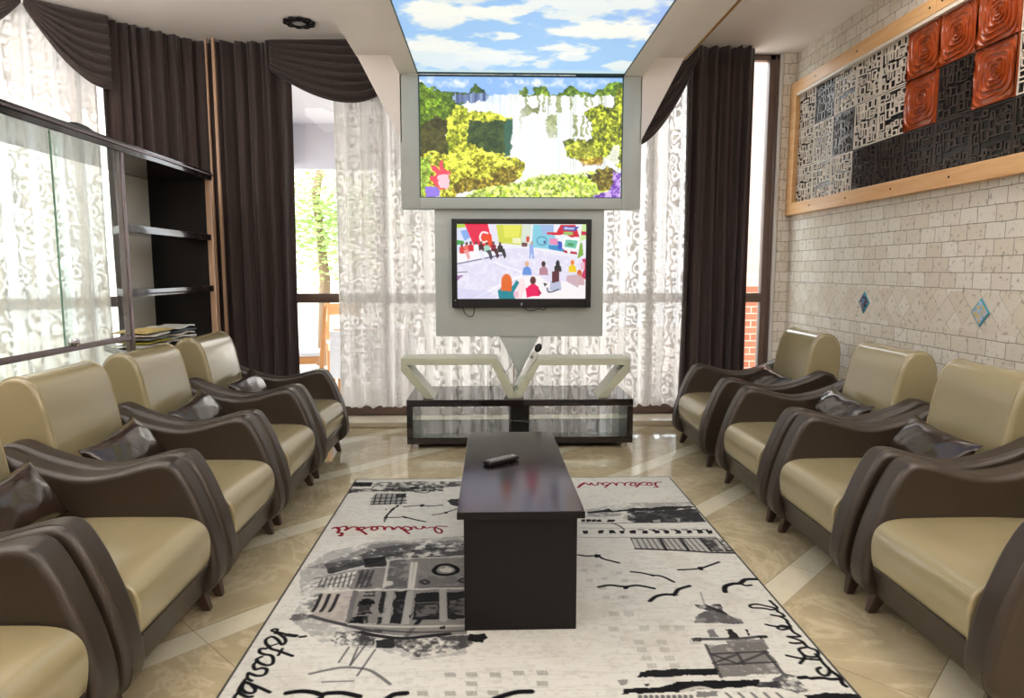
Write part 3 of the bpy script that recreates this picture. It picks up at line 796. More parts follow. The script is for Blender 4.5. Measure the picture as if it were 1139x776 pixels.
('s',0.022,0,1,[0.008,1.935,0.048,1.955,0.081,1.966,0.12,1.967]),
('s',0.006,8,0.4,[0.463,2.869,0.457,2.843]),
('s',0.006,8,0.4,[0.472,2.869,0.467,2.843]),
('s',0.006,8,0.4,[0.482,2.869,0.476,2.842]),
('s',0.006,8,0.4,[0.539,2.792,0.532,2.767]),
('s',0.006,8,0.4,[0.548,2.792,0.542,2.767]),
('s',0.006,8,0.4,[0.558,2.792,0.551,2.767]),
('s',0.006,8,0.4,[0.466,2.741,0.461,2.717]),
('s',0.006,8,0.4,[0.476,2.741,0.47,2.716]),
('s',0.006,8,0.4,[0.485,2.74,0.479,2.716]),
('s',0.006,8,0.4,[0.549,2.721,0.543,2.697]),
('s',0.006,8,0.4,[0.558,2.721,0.552,2.697]),
('s',0.006,8,0.4,[0.568,2.72,0.561,2.696]),
('s',0.006,8,0.4,[0.391,2.824,0.386,2.799]),
('s',0.006,8,0.4,[0.401,2.824,0.396,2.799]),
('s',0.006,8,0.4,[0.41,2.824,0.405,2.798]),
('s',0.006,8,0.4,[0.447,2.576,0.442,2.555]),
('s',0.006,8,0.4,[0.456,2.576,0.451,2.554]),
('s',0.006,8,0.4,[0.465,2.576,0.459,2.554]),
('s',0.006,8,0.4,[0.521,2.574,0.515,2.552]),
('s',0.006,8,0.4,[0.529,2.574,0.524,2.552]),
('s',0.006,8,0.4,[0.538,2.573,0.533,2.552]),
('s',0.006,8,0.4,[0.445,2.657,0.44,2.634]),
('s',0.006,8,0.4,[0.454,2.656,0.449,2.633]),
('s',0.006,8,0.4,[0.463,2.656,0.458,2.633]),
('s',0.006,8,0.4,[0.401,2.726,0.396,2.702]),
('s',0.006,8,0.4,[0.411,2.725,0.406,2.701]),
('s',0.006,8,0.4,[0.42,2.725,0.415,2.701]),
('s',0.006,8,0.4,[0.506,2.574,0.5,2.553]),
('s',0.006,8,0.4,[0.515,2.574,0.509,2.553]),
('s',0.006,8,0.4,[0.524,2.574,0.518,2.552]),
('s',0.007,9,0.35,[0.538,2.344,0.536,2.316]),
('s',0.007,9,0.35,[0.547,2.344,0.545,2.316]),
('s',0.007,9,0.35,[0.556,2.343,0.554,2.315]),
('s',0.007,9,0.35,[0.566,2.343,0.563,2.315]),
('s',0.007,9,0.35,[0.612,2.342,0.608,2.314]),
('s',0.007,9,0.35,[0.621,2.341,0.617,2.313]),
('s',0.007,9,0.35,[0.63,2.341,0.627,2.313]),
('s',0.007,9,0.35,[0.639,2.341,0.636,2.313]),
('s',0.007,9,0.35,[0.499,2.248,0.497,2.221]),
('s',0.007,9,0.35,[0.508,2.247,0.506,2.221]),
('s',0.007,9,0.35,[0.517,2.247,0.515,2.221]),
('s',0.007,9,0.35,[0.526,2.247,0.523,2.221]),
('s',0.007,9,0.35,[0.579,2.245,0.576,2.219]),
('s',0.007,9,0.35,[0.588,2.245,0.585,2.219]),
('s',0.007,9,0.35,[0.597,2.244,0.594,2.218]),
('s',0.007,9,0.35,[0.605,2.244,0.602,2.218]),
('s',0.007,9,0.35,[0.498,2.199,0.496,2.174]),
('s',0.007,9,0.35,[0.506,2.199,0.504,2.174]),
('s',0.007,9,0.35,[0.515,2.199,0.513,2.174]),
('s',0.007,9,0.35,[0.524,2.198,0.522,2.173]),
('s',0.007,9,0.35,[0.576,2.197,0.573,2.172]),
('s',0.007,9,0.35,[0.584,2.196,0.582,2.171]),
('s',0.007,9,0.35,[0.593,2.196,0.59,2.171]),
('s',0.007,9,0.35,[0.602,2.196,0.599,2.171]),
('s',0.007,9,0.35,[0.504,2.148,0.502,2.124]),
('s',0.007,9,0.35,[0.512,2.148,0.51,2.124]),
('s',0.007,9,0.35,[0.521,2.147,0.519,2.123]),
('s',0.007,9,0.35,[0.529,2.147,0.527,2.123]),
('s',0.007,9,0.35,[0.58,2.145,0.577,2.121]),
('s',0.007,9,0.35,[0.589,2.145,0.586,2.121]),
('s',0.007,9,0.35,[0.597,2.145,0.594,2.121]),
('s',0.007,9,0.35,[0.606,2.145,0.603,2.121]),
('s',0.007,9,0.35,[0.511,2.103,0.509,2.08]),
('s',0.007,9,0.35,[0.519,2.103,0.517,2.08]),
('s',0.007,9,0.35,[0.527,2.103,0.525,2.079]),
('s',0.007,9,0.35,[0.536,2.102,0.533,2.079]),
('s',0.007,9,0.35,[0.586,2.101,0.583,2.078]),
('s',0.007,9,0.35,[0.594,2.1,0.591,2.077]),
('s',0.007,9,0.35,[0.602,2.1,0.599,2.077]),
('s',0.007,9,0.35,[0.611,2.1,0.608,2.077]),
('s',0.007,9,0.35,[0.445,2.449,0.444,2.419]),
('s',0.007,9,0.35,[0.455,2.449,0.453,2.418]),
('s',0.007,9,0.35,[0.464,2.448,0.463,2.418]),
('s',0.007,9,0.35,[0.474,2.448,0.472,2.418]),
('s',0.007,9,0.35,[0.503,2.447,0.5,2.417]),
('s',0.007,9,0.35,[0.512,2.447,0.51,2.416]),
('s',0.007,9,0.35,[0.522,2.447,0.519,2.416]),
('s',0.007,9,0.35,[0.531,2.446,0.529,2.416]),
('s',0.007,9,0.35,[0.426,2.339,0.425,2.311]),
('s',0.007,9,0.35,[0.435,2.338,0.434,2.31]),
('s',0.007,9,0.35,[0.444,2.338,0.443,2.31]),
('s',0.007,9,0.35,[0.453,2.338,0.452,2.31]),
('s',0.007,9,0.35,[0.667,2.34,0.663,2.312]),
('s',0.007,9,0.35,[0.676,2.34,0.672,2.311]),
('s',0.007,9,0.35,[0.685,2.339,0.681,2.311]),
('s',0.007,9,0.35,[0.695,2.339,0.69,2.311]),
('s',0.007,9,0.35,[0.695,2.245,0.691,2.219]),
('s',0.007,9,0.35,[0.704,2.244,0.7,2.218]),
('s',0.007,9,0.35,[0.713,2.244,0.708,2.218]),
('s',0.007,9,0.35,[0.721,2.244,0.717,2.218]),
('s',0.008,10,0.45,[-0.149,2.072,-0.145,2.054]),
('s',0.008,10,0.45,[-0.14,2.072,-0.136,2.053]),
('s',0.008,10,0.45,[-0.131,2.072,-0.127,2.053]),
('s',0.008,10,0.45,[-0.122,2.072,-0.118,2.053]),
('s',0.008,10,0.45,[-0.08,2.07,-0.077,2.052]),
('s',0.008,10,0.45,[-0.071,2.07,-0.068,2.051]),
('s',0.008,10,0.45,[-0.062,2.07,-0.059,2.051]),
('s',0.008,10,0.45,[-0.053,2.069,-0.05,2.051]),
('s',0.008,10,0.45,[-0.004,2.068,-0.002,2.049]),
('s',0.008,10,0.45,[0.004,2.068,0.007,2.049]),
('s',0.008,10,0.45,[0.013,2.067,0.016,2.049]),
('s',0.008,10,0.45,[0.022,2.067,0.025,2.048]),
('s',0.008,10,0.45,[-0.142,1.975,-0.139,1.958]),
('s',0.008,10,0.45,[-0.134,1.974,-0.13,1.957]),
('s',0.008,10,0.45,[-0.125,1.974,-0.122,1.957]),
('s',0.008,10,0.45,[-0.117,1.974,-0.113,1.957]),
('s',0.008,10,0.45,[-0.077,1.973,-0.073,1.955]),
('s',0.008,10,0.45,[-0.068,1.972,-0.065,1.955]),
('s',0.008,10,0.45,[-0.06,1.972,-0.057,1.955]),
('s',0.008,10,0.45,[-0.051,1.972,-0.048,1.955]),
('s',0.008,10,0.45,[-0.011,1.974,-0.008,1.957]),
('s',0.008,10,0.45,[-0.003,1.973,0.0,1.956]),
('s',0.008,10,0.45,[0.006,1.973,0.009,1.956]),
('s',0.008,10,0.45,[0.015,1.973,0.017,1.956]),
('s',0.008,10,0.45,[-0.078,2.022,-0.075,2.004]),
('s',0.008,10,0.45,[-0.07,2.022,-0.066,2.004]),
('s',0.008,10,0.45,[-0.061,2.021,-0.058,2.004]),
('s',0.008,10,0.45,[-0.052,2.021,-0.049,2.003]),
('s',0.008,10,0.45,[0.071,2.075,0.073,2.056]),
('s',0.008,10,0.45,[0.08,2.075,0.082,2.056]),
('s',0.008,10,0.45,[0.089,2.074,0.091,2.055]),
('s',0.008,10,0.45,[0.098,2.074,0.1,2.055]),
('s',0.008,10,0.45,[0.147,2.072,0.149,2.054]),
('s',0.008,10,0.45,[0.156,2.072,0.157,2.053]),
('s',0.008,10,0.45,[0.165,2.072,0.166,2.053]),
('s',0.008,10,0.45,[0.174,2.072,0.175,2.053]),
('s',0.008,10,0.45,[0.143,2.017,0.145,1.999]),
('s',0.008,10,0.45,[0.152,2.017,0.153,1.999]),
('s',0.008,10,0.45,[0.161,2.017,0.162,1.999]),
('s',0.008,10,0.45,[0.17,2.016,0.171,1.998]),
('s',0.008,10,0.45,[-0.227,1.977,-0.223,1.96]),
('s',0.008,10,0.45,[-0.219,1.977,-0.215,1.96]),
('s',0.008,10,0.45,[-0.21,1.977,-0.206,1.96]),
('s',0.008,10,0.45,[-0.202,1.977,-0.198,1.959]),
]

# ================================================================ the room
CEIL = 3.085
def struct(name, mb, mat, angle=40):
    o = mb.build(name, mat, None, angle)
    o['kind'] = 'structure'
    return o
struct('floor', MB().box(-4.3, 2.75, -2.7, 5.95, -.12, 0), MAT['marble'])
struct('ceiling', MB().box(-4.3, 2.75, -2.7, 6.0, CEIL, CEIL + .15), MAT['ceiling_paint'])
# right wall: blocks, the diamond band, blocks
XR = 2.565
b = MB()
b.box(XR, XR + .12, -2.7, 5.97, 0, .973)
b.box(XR, XR + .12, -2.7, 5.97, .973, 1.183, mi=1)
b.box(XR, XR + .12, -2.7, 5.97, 1.183, CEIL)
struct('wall_right', b, [MAT['travertine'], MAT['diamonds']])
struct('wall_far', MB().box(2.455, XR, 5.84, 5.97, 0, CEIL), MAT['travertine_end'])
struct('wall_back', MB().box(-4.3, 2.75, -2.8, -2.7, 0, CEIL), simple('back_paint', srgb(128, 116, 104), .7))
struct('wall_left', MB().box(-4.3, -4.2, -2.7, 3.75, 0, CEIL), MAT['white_paint'])

# the far window: posts, rails and panes across the whole end of the room
b = MB()
for x0, x1 in ((-2.27, -2.21), (-.93, -.865), (.2, .25), (1.355, 1.415), (2.345, 2.40), (2.40, 2.455)):
    b.box(x0, x1, 5.87, 5.94, .05, CEIL, .006)
b.box(-2.27, 2.455, 5.875, 5.935, 1.02, 1.10, .006)
b.box(-2.27, 2.455, 5.86, 5.945, .045, .15, .008)
b.box(-2.27, 2.455, 5.87, 5.94, CEIL - .05, CEIL, .006)
w1 = struct('window_1', b, MAT['dark_frame'])
mp = MB()
for x0, x1 in ((-2.21, -.93), (-.865, .2), (.25, 1.355), (1.415, 2.345)):
    for z0, z1 in ((.15, 1.02), (1.10, CEIL - .05)):
        mp.box(x0, x1, 5.902, 5.908, z0, z1)
mp.build('pane', MAT['window_glass'], w1)
struct('trim_1', MB().box(2.425, 2.45, 5.835, 5.869, 0, CEIL, .004), MAT['white_paint'])
struct('baseboard_far', MB().box(-2.10, 2.455, 5.58, 5.97, 0, .045, .006), MAT['stone_sill'])

# the slanting window on the left, at 45 degrees behind the cabinet
C0 = Vector((-2.27, 5.87, 0)); S2 = math.sqrt(.5)
E45 = Vector((-S2, -S2, 0)); N45 = Vector((S2, -S2, 0))       # along the wall, into the room
M45 = Matrix((( -S2, -S2, 0, C0.x), (-S2, S2, 0, C0.y), (0, 0, 1, 0), (0, 0, 0, 1)))  # local x along, y outwards
b = MB()
for t in (.0, .95, 1.9, 2.73):
    b.box(t, t + .06, 0, .07, .09, CEIL, .006, M=M45)
for z0, z1 in ((.0, .215), (1.02, 1.10), (CEIL - .05, CEIL)):
    b.box(0, 2.79, 0, .07, z0, z1, .006, M=M45)
w2 = struct('window_2', b, MAT['dark_frame'])
mp = MB()
for t in (.06, 1.01, 1.96):
    mp.box(t, t + (.89 if t < 1.9 else .77), .032, .038, .215, CEIL - .05, M=M45)
mp.build('pane', MAT['window_glass'], w2)
struct('trim_2', MB().box(-2.155, -2.131, 5.60, 5.63, 0, CEIL, .005).box(-2.205, -2.192, 5.60, 5.63, 0, CEIL, .003), MAT['tan_post'])

# ---------------------------------------------------------------- the dropped ceiling box with its slanting cheeks
BX0, BX1 = -.645, 1.11
b = MB()
b.box(-.95, 1.415, -2.7, 5.1, 2.82, CEIL)                     # wide upper step
b.box(BX0, -.515, -2.7, 5.1, 2.69, 2.82)                      # lower box either side of the sky
b.box(.975, BX1, -2.7, 5.1, 2.69, 2.82)
b.prism([(-.95, 2.83), (-.633, 2.83), (-.633, 2.215)], 5.1, 5.14)
b.prism([(1.415, 2.83), (1.10, 2.83), (1.10, 2.225)], 5.1, 5.14)
b.box(-.95, 1.415, 5.1, 5.14, 2.82, CEIL)
bulk = struct('trim_3', b, MAT['ceiling_paint'], 30)
struct('trim_4', MB().box(1.415, 1.43, -2.7, 5.14, 2.815, 2.845), MAT['gold_trim'])

# ================================================================ the lit sky in the ceiling and the waterfall picture
def sky_art():
    W, H = 150, 360; X0, X1, Y0, Y1 = -.515, .975, 1.5, 5.09
    cv = Canvas(W, H, (0, 0, 0))
    v = (cv.yy / H)
    u = cv.xx / W
    top = np.array([.52, .71, .95]); low = np.array([.66, .82, .97])
    cv.a = top * v[..., None] + low * (1 - v[..., None])
    cv.blend(np.clip((u - .72) * 1.6, 0, 1) * np.clip((v - .18) * 5, 0, .55), (.72, .70, .96))
    n = fbm(H, W, 22, 3, 5); n2 = fbm(H, W, 10, 9, 4)
    pal = (.985, .985, .95)
    for (x0, x1, y0, y1, a) in ((-.49, -.11, 3.82, 4.17, 1), (-.14, .19, 3.86, 4.05, 1), (.41, .95, 4.06, 4.41, 1), (-.05, .17, 4.27, 4.42, .9), (-.49, -.1, 4.34, 4.6, .9),
                             (.27, .64, 4.39, 4.60, .95), (.10, .9, 3.5, 3.97, .9), (-.55, .33, 4.45, 5.0, .75), (.48, .63, 4.66, 4.8, .8), (.8, 1.0, 4.8, 5.0, .8), (-.3, .1, 3.6, 3.8, .9),
                             (.82, .94, 4.40, 4.53, .7), (-.13, .33, 4.6, 4.85, .7), (-.4, .3, 2.9, 3.3, .9), (.3, .9, 2.3, 2.7, .9), (-.4, .2, 1.8, 2.3, .9)):
        cx, cy = ((x0 + x1) / 2 - X0) / (X1 - X0) * W, (Y1 - (y0 + y1) / 2) / (Y1 - Y0) * H
        rx, ry = (x1 - x0) / 2 / (X1 - X0) * W, (y1 - y0) / 2 / (Y1 - Y0) * H
        dy = (cv.yy - cy) / ry
        d = np.hypot((cv.xx - cx) / rx, np.where(dy < 0, dy, dy * .9))
        m = np.clip((1.25 - d - (n - .5) * 2.6 - (n2 - .5) * 1.0) * 2.2, 0, 1) * a
        cv.blend(m, pal)
        cv.blend(m * np.clip(-dy * .8, 0, 1) * .35, (.80, .86, .90))
    cv.blend(np.clip((.03 - v) * 40, 0, .75), (.86, .93, .90))
    return cv
sp = empty('ceiling_sky_panel', (.23, 3.3, 2.7))
tag(sp, 'backlit ceiling panel printed with blue sky and white clouds', 'light panel')
MAT['sky_print'] = art_material('sky_print', .85, .5)
cvs = sky_art()
picture_mesh('printed_diffuser', cvs, (-.745, 1.79, -.001), (1.49, 0, 0), (0, -3.59, 0), MAT['sky_print'], sp)
MAT['edge_dark'] = simple('edge_dark', srgb(48, 74, 78), .4)
b = MB()
b.box(-.748, -.738, -1.8, 1.79, -.008, .02); b.box(.738, .748, -1.8, 1.79, -.008, .02); b.box(-.748, .748, 1.772, 1.792, -.010, .02)
b.box(-.748, .748, -1.81, -1.80, -.008, .02)
b.build('edge_strip', MAT['edge_dark'], sp)

def falls_art():
    W, H = 454, 274
    cv = Canvas(W, H, (.56, .72, .95))
    cv.xx = cv.xx + (fbm(H, W, 12, 71, 4) - .5) * 20; cv.yy = cv.yy + (fbm(H, W, 12, 81, 4) - .5) * 18
    L = lambda pts: [((460 + x / 5.35 - 466.5) * 2.0, (80 + y / 5.35 - 84) * 2.0) for x, y in pts]
    Rr = lambda pts: [((570 + x / 5.354 - 466.5) * 2.0, (80 + y / 5.354 - 84) * 2.0) for x, y in pts]
    n1 = fbm(H, W, 24, 1, 5); n2 = fbm(H, W, 14, 20, 4) * .5 + fbm(H, W, 4.2, 25, 3) * .5; n3 = fbm(H, W, 5, 40, 3)
    vs = value_noise(1, W, 6, 60)[0][None, :] * .6 + value_noise(1, W, 2.5, 61)[0][None, :] * .4
    vs = np.repeat(vs, H, 0)
    C = lambda *c: np.array(c)
    mixn = lambda n, a, b, lo=.30, hi=.70: C(*a) + (C(*b) - C(*a)) * np.clip((n - lo) / (hi - lo), 0, 1)[..., None]
    cv.blend(np.clip((n1 - .42) * 4, 0, 1) * np.clip(1 - np.abs(cv.yy - 13) / 13, 0, 1) * 1.2, (.97, .97, .98))
    cv.blend(np.clip((cv.yy - 60) / 60, 0, 1), (.95, .98, .90))
    # far tree line and distant falls
    cv.poly(L([(150, 100), (250, 118), (330, 110), (345, 85), (375, 70), (410, 95), (420, 118), (470, 130), (480, 180), (200, 190)]), mixn(n2, (.16, .26, .14), (.40, .52, .18)))
    cv.poly(L([(240, 128), (420, 122), (470, 140), (440, 180), (300, 185), (240, 160)]), mixn(vs, (.30, .36, .55), (.62, .70, .82)))
    cv.poly(L([(280, 185), (440, 165), (460, 130), (660, 118), (660, 560), (560, 520), (300, 260)]), mixn(n1, (.86, .90, .96), (1, 1, 1), .3, .6))
    # right cliff: trees on the rim, white curtains of water
    cv.poly(Rr([(-40, 125), (60, 122), (200, 128), (300, 122), (660, 100), (660, 600), (420, 620), (100, 560), (-40, 480)]), mixn(vs, (.84, .86, .84), (1, 1, .98), .3, .55))
    for x0, x1, y0, y1 in ((75, 95, 130, 215), (145, 158, 130, 210), (178, 192, 130, 230), (215, 225, 135, 200), (255, 290, 130, 240), (345, 358, 130, 230), (430, 448, 130, 210), (465, 475, 130, 190), (520, 540, 135, 180), (408, 425, 250, 380), (440, 452, 260, 370), (200, 262, 250, 390), (362, 390, 240, 380)):
        cv.poly(Rr([(x0, y0), (x1, y0), (x1 + 3, y1), (x0 + 2, y1)]), mixn(n2, (.36, .40, .22), (.66, .70, .40)), .75)
    cv.poly(Rr([(40, 230), (85, 190), (150, 210), (165, 250), (120, 235), (60, 260), (50, 390), (38, 380)]), mixn(n2, (.34, .38, .24), (.6, .62, .36)), .9)
    cv.poly(Rr([(36, 130), (48, 92), (85, 90), (90, 128), (120, 125), (130, 85), (205, 80), (212, 128), (260, 122), (300, 100), (330, 75), (370, 80), (390, 110), (500, 110), (560, 70), (600, 48), (660, 50), (660, 140), (560, 135), (300, 135), (40, 136)]), mixn(n2, (.20, .32, .08), (.58, .70, .22)))
    cv.poly(Rr([(420, 240), (470, 200), (520, 180), (550, 200), (590, 200), (610, 110), (660, 70), (660, 570), (560, 510), (470, 550), (380, 520), (320, 490), (300, 420), (340, 395), (460, 390), (470, 300)]), mixn(n2, (.22, .26, .04), (.80, .84, .22), .33, .6))
    cv.poly(Rr([(320, 440), (420, 400), (500, 440), (540, 510), (470, 555), (380, 530)]), mixn(n3, (.45, .46, .08), (.92, .92, .38)), .7)
    cv.poly(Rr([(400, 510), (540, 500), (530, 550), (420, 560)]), mixn(n3, (.55, .36, .12), (.85, .66, .25)), .6)
    cv.poly(Rr([(560, 530), (600, 430), (640, 430), (640, 530), (600, 570)]), (1, 1, .97), .8)
    # mist and pool
    cv.ell(*Rr([(140, 470)])[0], 78, 75, (1, 1, .985), 1.0, .8)
    cv.ell(*Rr([(20, 330)])[0], 40, 105, (1, 1, 1), .85, .9)
    cv.poly(L([(250, 776), (380, 700), (640, 655), (660, 640), (760, 610), (1100, 590), (1180, 680), (1180, 776)]), mixn(n3, (.64, .76, .16), (.93, .96, .66), .3, .75))
    cv.poly(Rr([(80, 590), (200, 570), (420, 570), (480, 620), (300, 600), (150, 620)]), (.98, 1, .93), .75)
    # left bank
    cv.poly(L([(30, 60), (60, 55), (75, 90), (150, 95), (210, 130), (250, 160), (260, 190), (205, 260), (205, 520), (30, 520)]), mixn(n2, (.18, .26, .06), (.52, .66, .16)))
    cv.poly(L([(30, 330), (120, 260), (200, 290), (200, 520), (30, 520)]), mixn(n2, (.20, .17, .10), (.36, .33, .18)), .8)
    cv.poly(L([(210, 240), (250, 190), (290, 190), (330, 235), (450, 230), (520, 255), (585, 265), (575, 495), (205, 500), (198, 320)]), mixn(n2, (.46, .52, .10), (.93, .93, .30), .3, .62))
    cv.poly(L([(330, 275), (420, 290), (585, 275), (572, 500), (350, 480), (320, 380)]), mixn(n2, (.14, .22, .12), (.34, .42, .20)))
    cv.poly(L([(545, 270), (588, 268), (578, 490), (540, 500)]), (.22, .42, .38), .7)
    cv.poly(L([(30, 500), (120, 470), (200, 490), (270, 460), (360, 430), (420, 470), (560, 490), (660, 540), (640, 620), (560, 670), (330, 710), (200, 750), (30, 750)]), mixn(n2, (.42, .40, .06), (.95, .95, .32), .34, .58))
    cv.poly(L([(180, 500), (300, 470), (340, 540), (260, 600), (170, 570)]), (.93, .95, .30), .8)
    cv.poly(L([(230, 690), (300, 620), (420, 640), (560, 560), (640, 560), (600, 660), (440, 690), (300, 720), (220, 750)]), mixn(n3, (.26, .20, .08), (.68, .58, .20)), .75)
    cv.poly(L([(30, 500), (90, 500), (110, 560), (100, 640), (60, 750), (30, 750)]), mixn(n2, (.48, .62, .14), (.80, .88, .42)))
    cv.poly(L([(85, 545), (120, 560), (150, 590), (148, 530), (165, 515), (178, 580), (205, 600), (215, 650), (190, 700), (140, 705), (108, 650), (120, 600)]), (.93, .30, .38))
    cv.poly(L([(140, 620), (200, 610), (215, 660), (185, 700), (145, 690)]), (.99, .78, .82))
    cv.poly(L([(70, 700), (120, 690), (160, 715), (150, 752), (75, 752)]), (.58, .48, .88))
    cv.poly(Rr([(480, 640), (520, 570), (600, 560), (640, 600), (590, 700), (520, 710)]), mixn(n3, (.24, .20, .06), (.66, .60, .20)))
    cv.poly(Rr([(435, 630), (460, 610), (485, 615), (480, 635)]), (.18, .2, .14))
    cv.poly(Rr([(590, 640), (600, 590), (655, 580), (655, 755), (480, 755), (490, 735), (560, 720), (600, 690)]), mixn(n2, (.42, .20, .66), (.82, .70, .96), .4, .6))
    sat = np.clip((cv.a.max(2) - cv.a.min(2)) * 3 - .6, 0, 1)[..., None] * (cv.a[..., 1:2] > cv.a[..., 2:3] + .08)
    leafy = (fbm(H, W, 6, 90, 3)[..., None] - .5) * 2.2
    cv.a = cv.a * (1 + sat * leafy * .75)
    wh = np.clip(cv.a.min(2) * 4 - 3, 0, 1)[..., None]
    cv.a = cv.a - wh * np.clip(vs - .45, 0, 1)[..., None] * np.array([.30, .24, .20])
    cv.a = np.clip(cv.a * 1.05, 0, 1)
    return cv
wf = empty('waterfall_light_box', (.235, 5.1, 1.745))
tag(wf, 'large backlit waterfall picture in a pale frame above the television', 'light box')
MAT['falls_print'] = art_material('falls_print', .9, .45)
b = MB()
b.box(-.88, -.745, 0, .14, 0, .945, .004); b.box(.738, .875, 0, .14, 0, .945, .004)
b.box(-.7445, .7375, 0, .14, 0, .079, .004); b.box(-.744, .737, .02, .139, .08, .944)
b.build('frame', MAT['panel_paint'], wf, 30)
picture_mesh('picture', falls_art(), (-.743, .012, .938), (1.48, 0, 0), (0, 0, -.857), MAT['falls_print'], wf)
b = MB()
for x0, x1, z0, z1 in ((-.745, -.737, .079, .945), (.730, .738, .079, .945), (-.745, .738, .079, .085), (-.745, .738, .933, .945)):
    b.box(x0, x1, .004, .02, z0, z1)
b.build('inner_edge', MAT['edge_dark'], wf)

# ================================================================ the panel behind the television, the television
pn = empty('television_backboard', (.23, 5.14, .8))
tag(pn, 'pale grey panel with a pointed foot behind the television', 'backboard')
MB().box(-.638, .622, 0, .10, 0, .945, .004).build('back_panel', MAT['panel_paint'], pn, 30)
MB().prism([(-.16, 0), (.14, 0), (-.012, -.30)], .012, .09, bev=.003).build('pointed_foot', MAT['panel_paint'], pn, 30)

def tv_art():
    W, H = 284, 162
    cv = Canvas(W, H, (.88, .86, .94))
    k = 284 / 948.0
    T = lambda pts: [((x - 94) * k, (y - 100) * k) for x, y in pts]
    n = fbm(H, W, 8, 5, 3); n2 = fbm(H, W, 4, 15, 2)
    P = lambda pts, c, a=1: cv.poly(T(pts), c, a)
    cv.blend(np.clip((n - .45) * 3, 0, .6), (.95, .94, .98))
    P([(94, 100), (1042, 100), (1042, 340), (820, 320), (640, 275), (440, 270), (94, 390)], (.92, .92, .95))
    P([(94, 100), (165, 100), (210, 250), (94, 300)], (.86, .88, .96)); P([(94, 100), (180, 102), (150, 125), (94, 130)], (.72, .82, .25)); P([(120, 150), (170, 140), (200, 190), (150, 220)], (.45, .62, .90), .8); P([(94, 215), (140, 220), (150, 240), (94, 250)], (.25, .62, .28))
    P([(150, 100), (320, 100), (360, 270), (215, 250)], (.90, .10, .28)); P([(270, 180), (345, 170), (355, 250), (290, 250)], (.92, .28, .12))
    cv.stroke(T([(318, 165), (280, 160), (262, 195), (280, 230), (312, 225)]), 4, (.98, .93, .93))
    P([(325, 100), (385, 100), (400, 240), (365, 250)], (.90, .88, .94))
    P([(380, 105), (570, 105), (560, 250), (400, 235)], (.82, .84, .28)); P([(430, 110), (560, 110), (545, 190), (440, 200)], (.90, .90, .36))
    P([(570, 105), (640, 105), (620, 260), (560, 250)], (.84, .88, .82)); P([(600, 190), (625, 190), (620, 230), (600, 230)], (.80, .25, .20)); P([(565, 230), (610, 235), (605, 262), (565, 262)], (.45, .28, .28)); P([(500, 200), (560, 200), (560, 240), (500, 235)], (.96, .95, .86), .8)
    P([(650, 105), (760, 105), (870, 290), (640, 265)], (.52, .80, .88)); P([(700, 105), (800, 105), (800, 160), (720, 180)], (.62, .72, .88))
    cv.stroke(T([(720, 190), (685, 200), (680, 230), (710, 250), (745, 240), (745, 205), (720, 190)]), 2, (.30, .52, .66)); P([(725, 220), (740, 218), (740, 238), (725, 238)], (.2, .3, .5))
    P([(770, 200), (830, 205), (830, 250), (770, 245)], (.90, .55, .72)); P([(760, 250), (870, 255), (880, 300), (770, 280)], (.20, .55, .78)); P([(830, 220), (860, 225), (870, 280), (835, 280)], (.25, .35, .75))
    P([(750, 160), (820, 160), (850, 105), (960, 105), (990, 190), (930, 195), (880, 170), (840, 180), (755, 175)], (.82, .08, .20)); P([(865, 115), (985, 120), (960, 150), (870, 145)], (.22, .30, .66))
    P([(875, 122), (955, 126), (950, 140), (878, 138)], (.85, .88, .96), .8)
    P([(870, 155), (940, 155), (940, 180), (880, 178)], (.62, .76, .40))
    P([(875, 195), (1000, 205), (975, 290), (862, 275)], (.96, .96, .97)); P([(890, 210), (980, 218), (962, 275), (878, 262)], (.42, .76, .66)); P([(905, 235), (950, 238), (945, 258), (900, 255)], (.25, .6, .35))
    P([(870, 285), (970, 300), (975, 318), (880, 305)], (.72, .08, .2)); P([(900, 285), (925, 287), (922, 310), (903, 308)], (.95, .95, .95))
    P([(990, 230), (1042, 200), (1042, 100), (1010, 100)], (.80, .90, .62)); P([(1005, 150), (1042, 155), (1042, 180), (1005, 180)], (.78, .1, .3)); P([(995, 235), (1010, 230), (1020, 320), (975, 350), (985, 300)], (.50, .68, .25)); P([(1010, 350), (1042, 345), (1042, 500), (1000, 480), (1030, 420)], (.78, .12, .30), .9); P([(1000, 380), (1030, 370), (1030, 430), (1000, 420)], (.9, .7, .78))
    # standing crowd left
    P([(94, 300), (440, 270), (440, 300), (94, 385)], (.96, .95, .97)); cv.stroke(T([(94, 385), (250, 355), (440, 318)]), 2.4, (.40, .40, .52), 1, False)
    for x, y, c in ((130, 250, (.85, .25, .22)), (165, 240, (.92, .45, .40)), (195, 235, (.85, .12, .20)), (235, 235, (.95, .95, .95)), (270, 235, (.30, .12, .16)), (312, 240, (.62, .82, .74)), (360, 235, (.55, .12, .20)), (408, 240, (.22, .18, .18))):
        P([(x - 20, y + 20), (x, y + 5), (x + 20, y + 18), (x + 22, y + 60), (x - 15, y + 62)], c); cv.ell(*T([(x, y)])[0], 3.2, 4, (.40, .24, .18))
    for x, y, c in ((160, 290, (.90, .62, .62)), (265, 290, (.90, .90, .95)), (325, 290, (.2, .2, .25)), (372, 280, (.25, .1, .14)), (425, 280, (.15, .15, .17))):
        P([(x - 20, y), (x + 15, y - 6), (x + 30, y + 50), (x + 15, y + 70), (x, y + 30)], c, .9)
    # presenter
    P([(622, 245), (650, 242), (660, 350), (645, 350), (640, 300), (632, 350), (622, 345)], (.58, .68, .90)); cv.ell(*T([(640, 235)])[0], 3, 4, (.75, .55, .45))
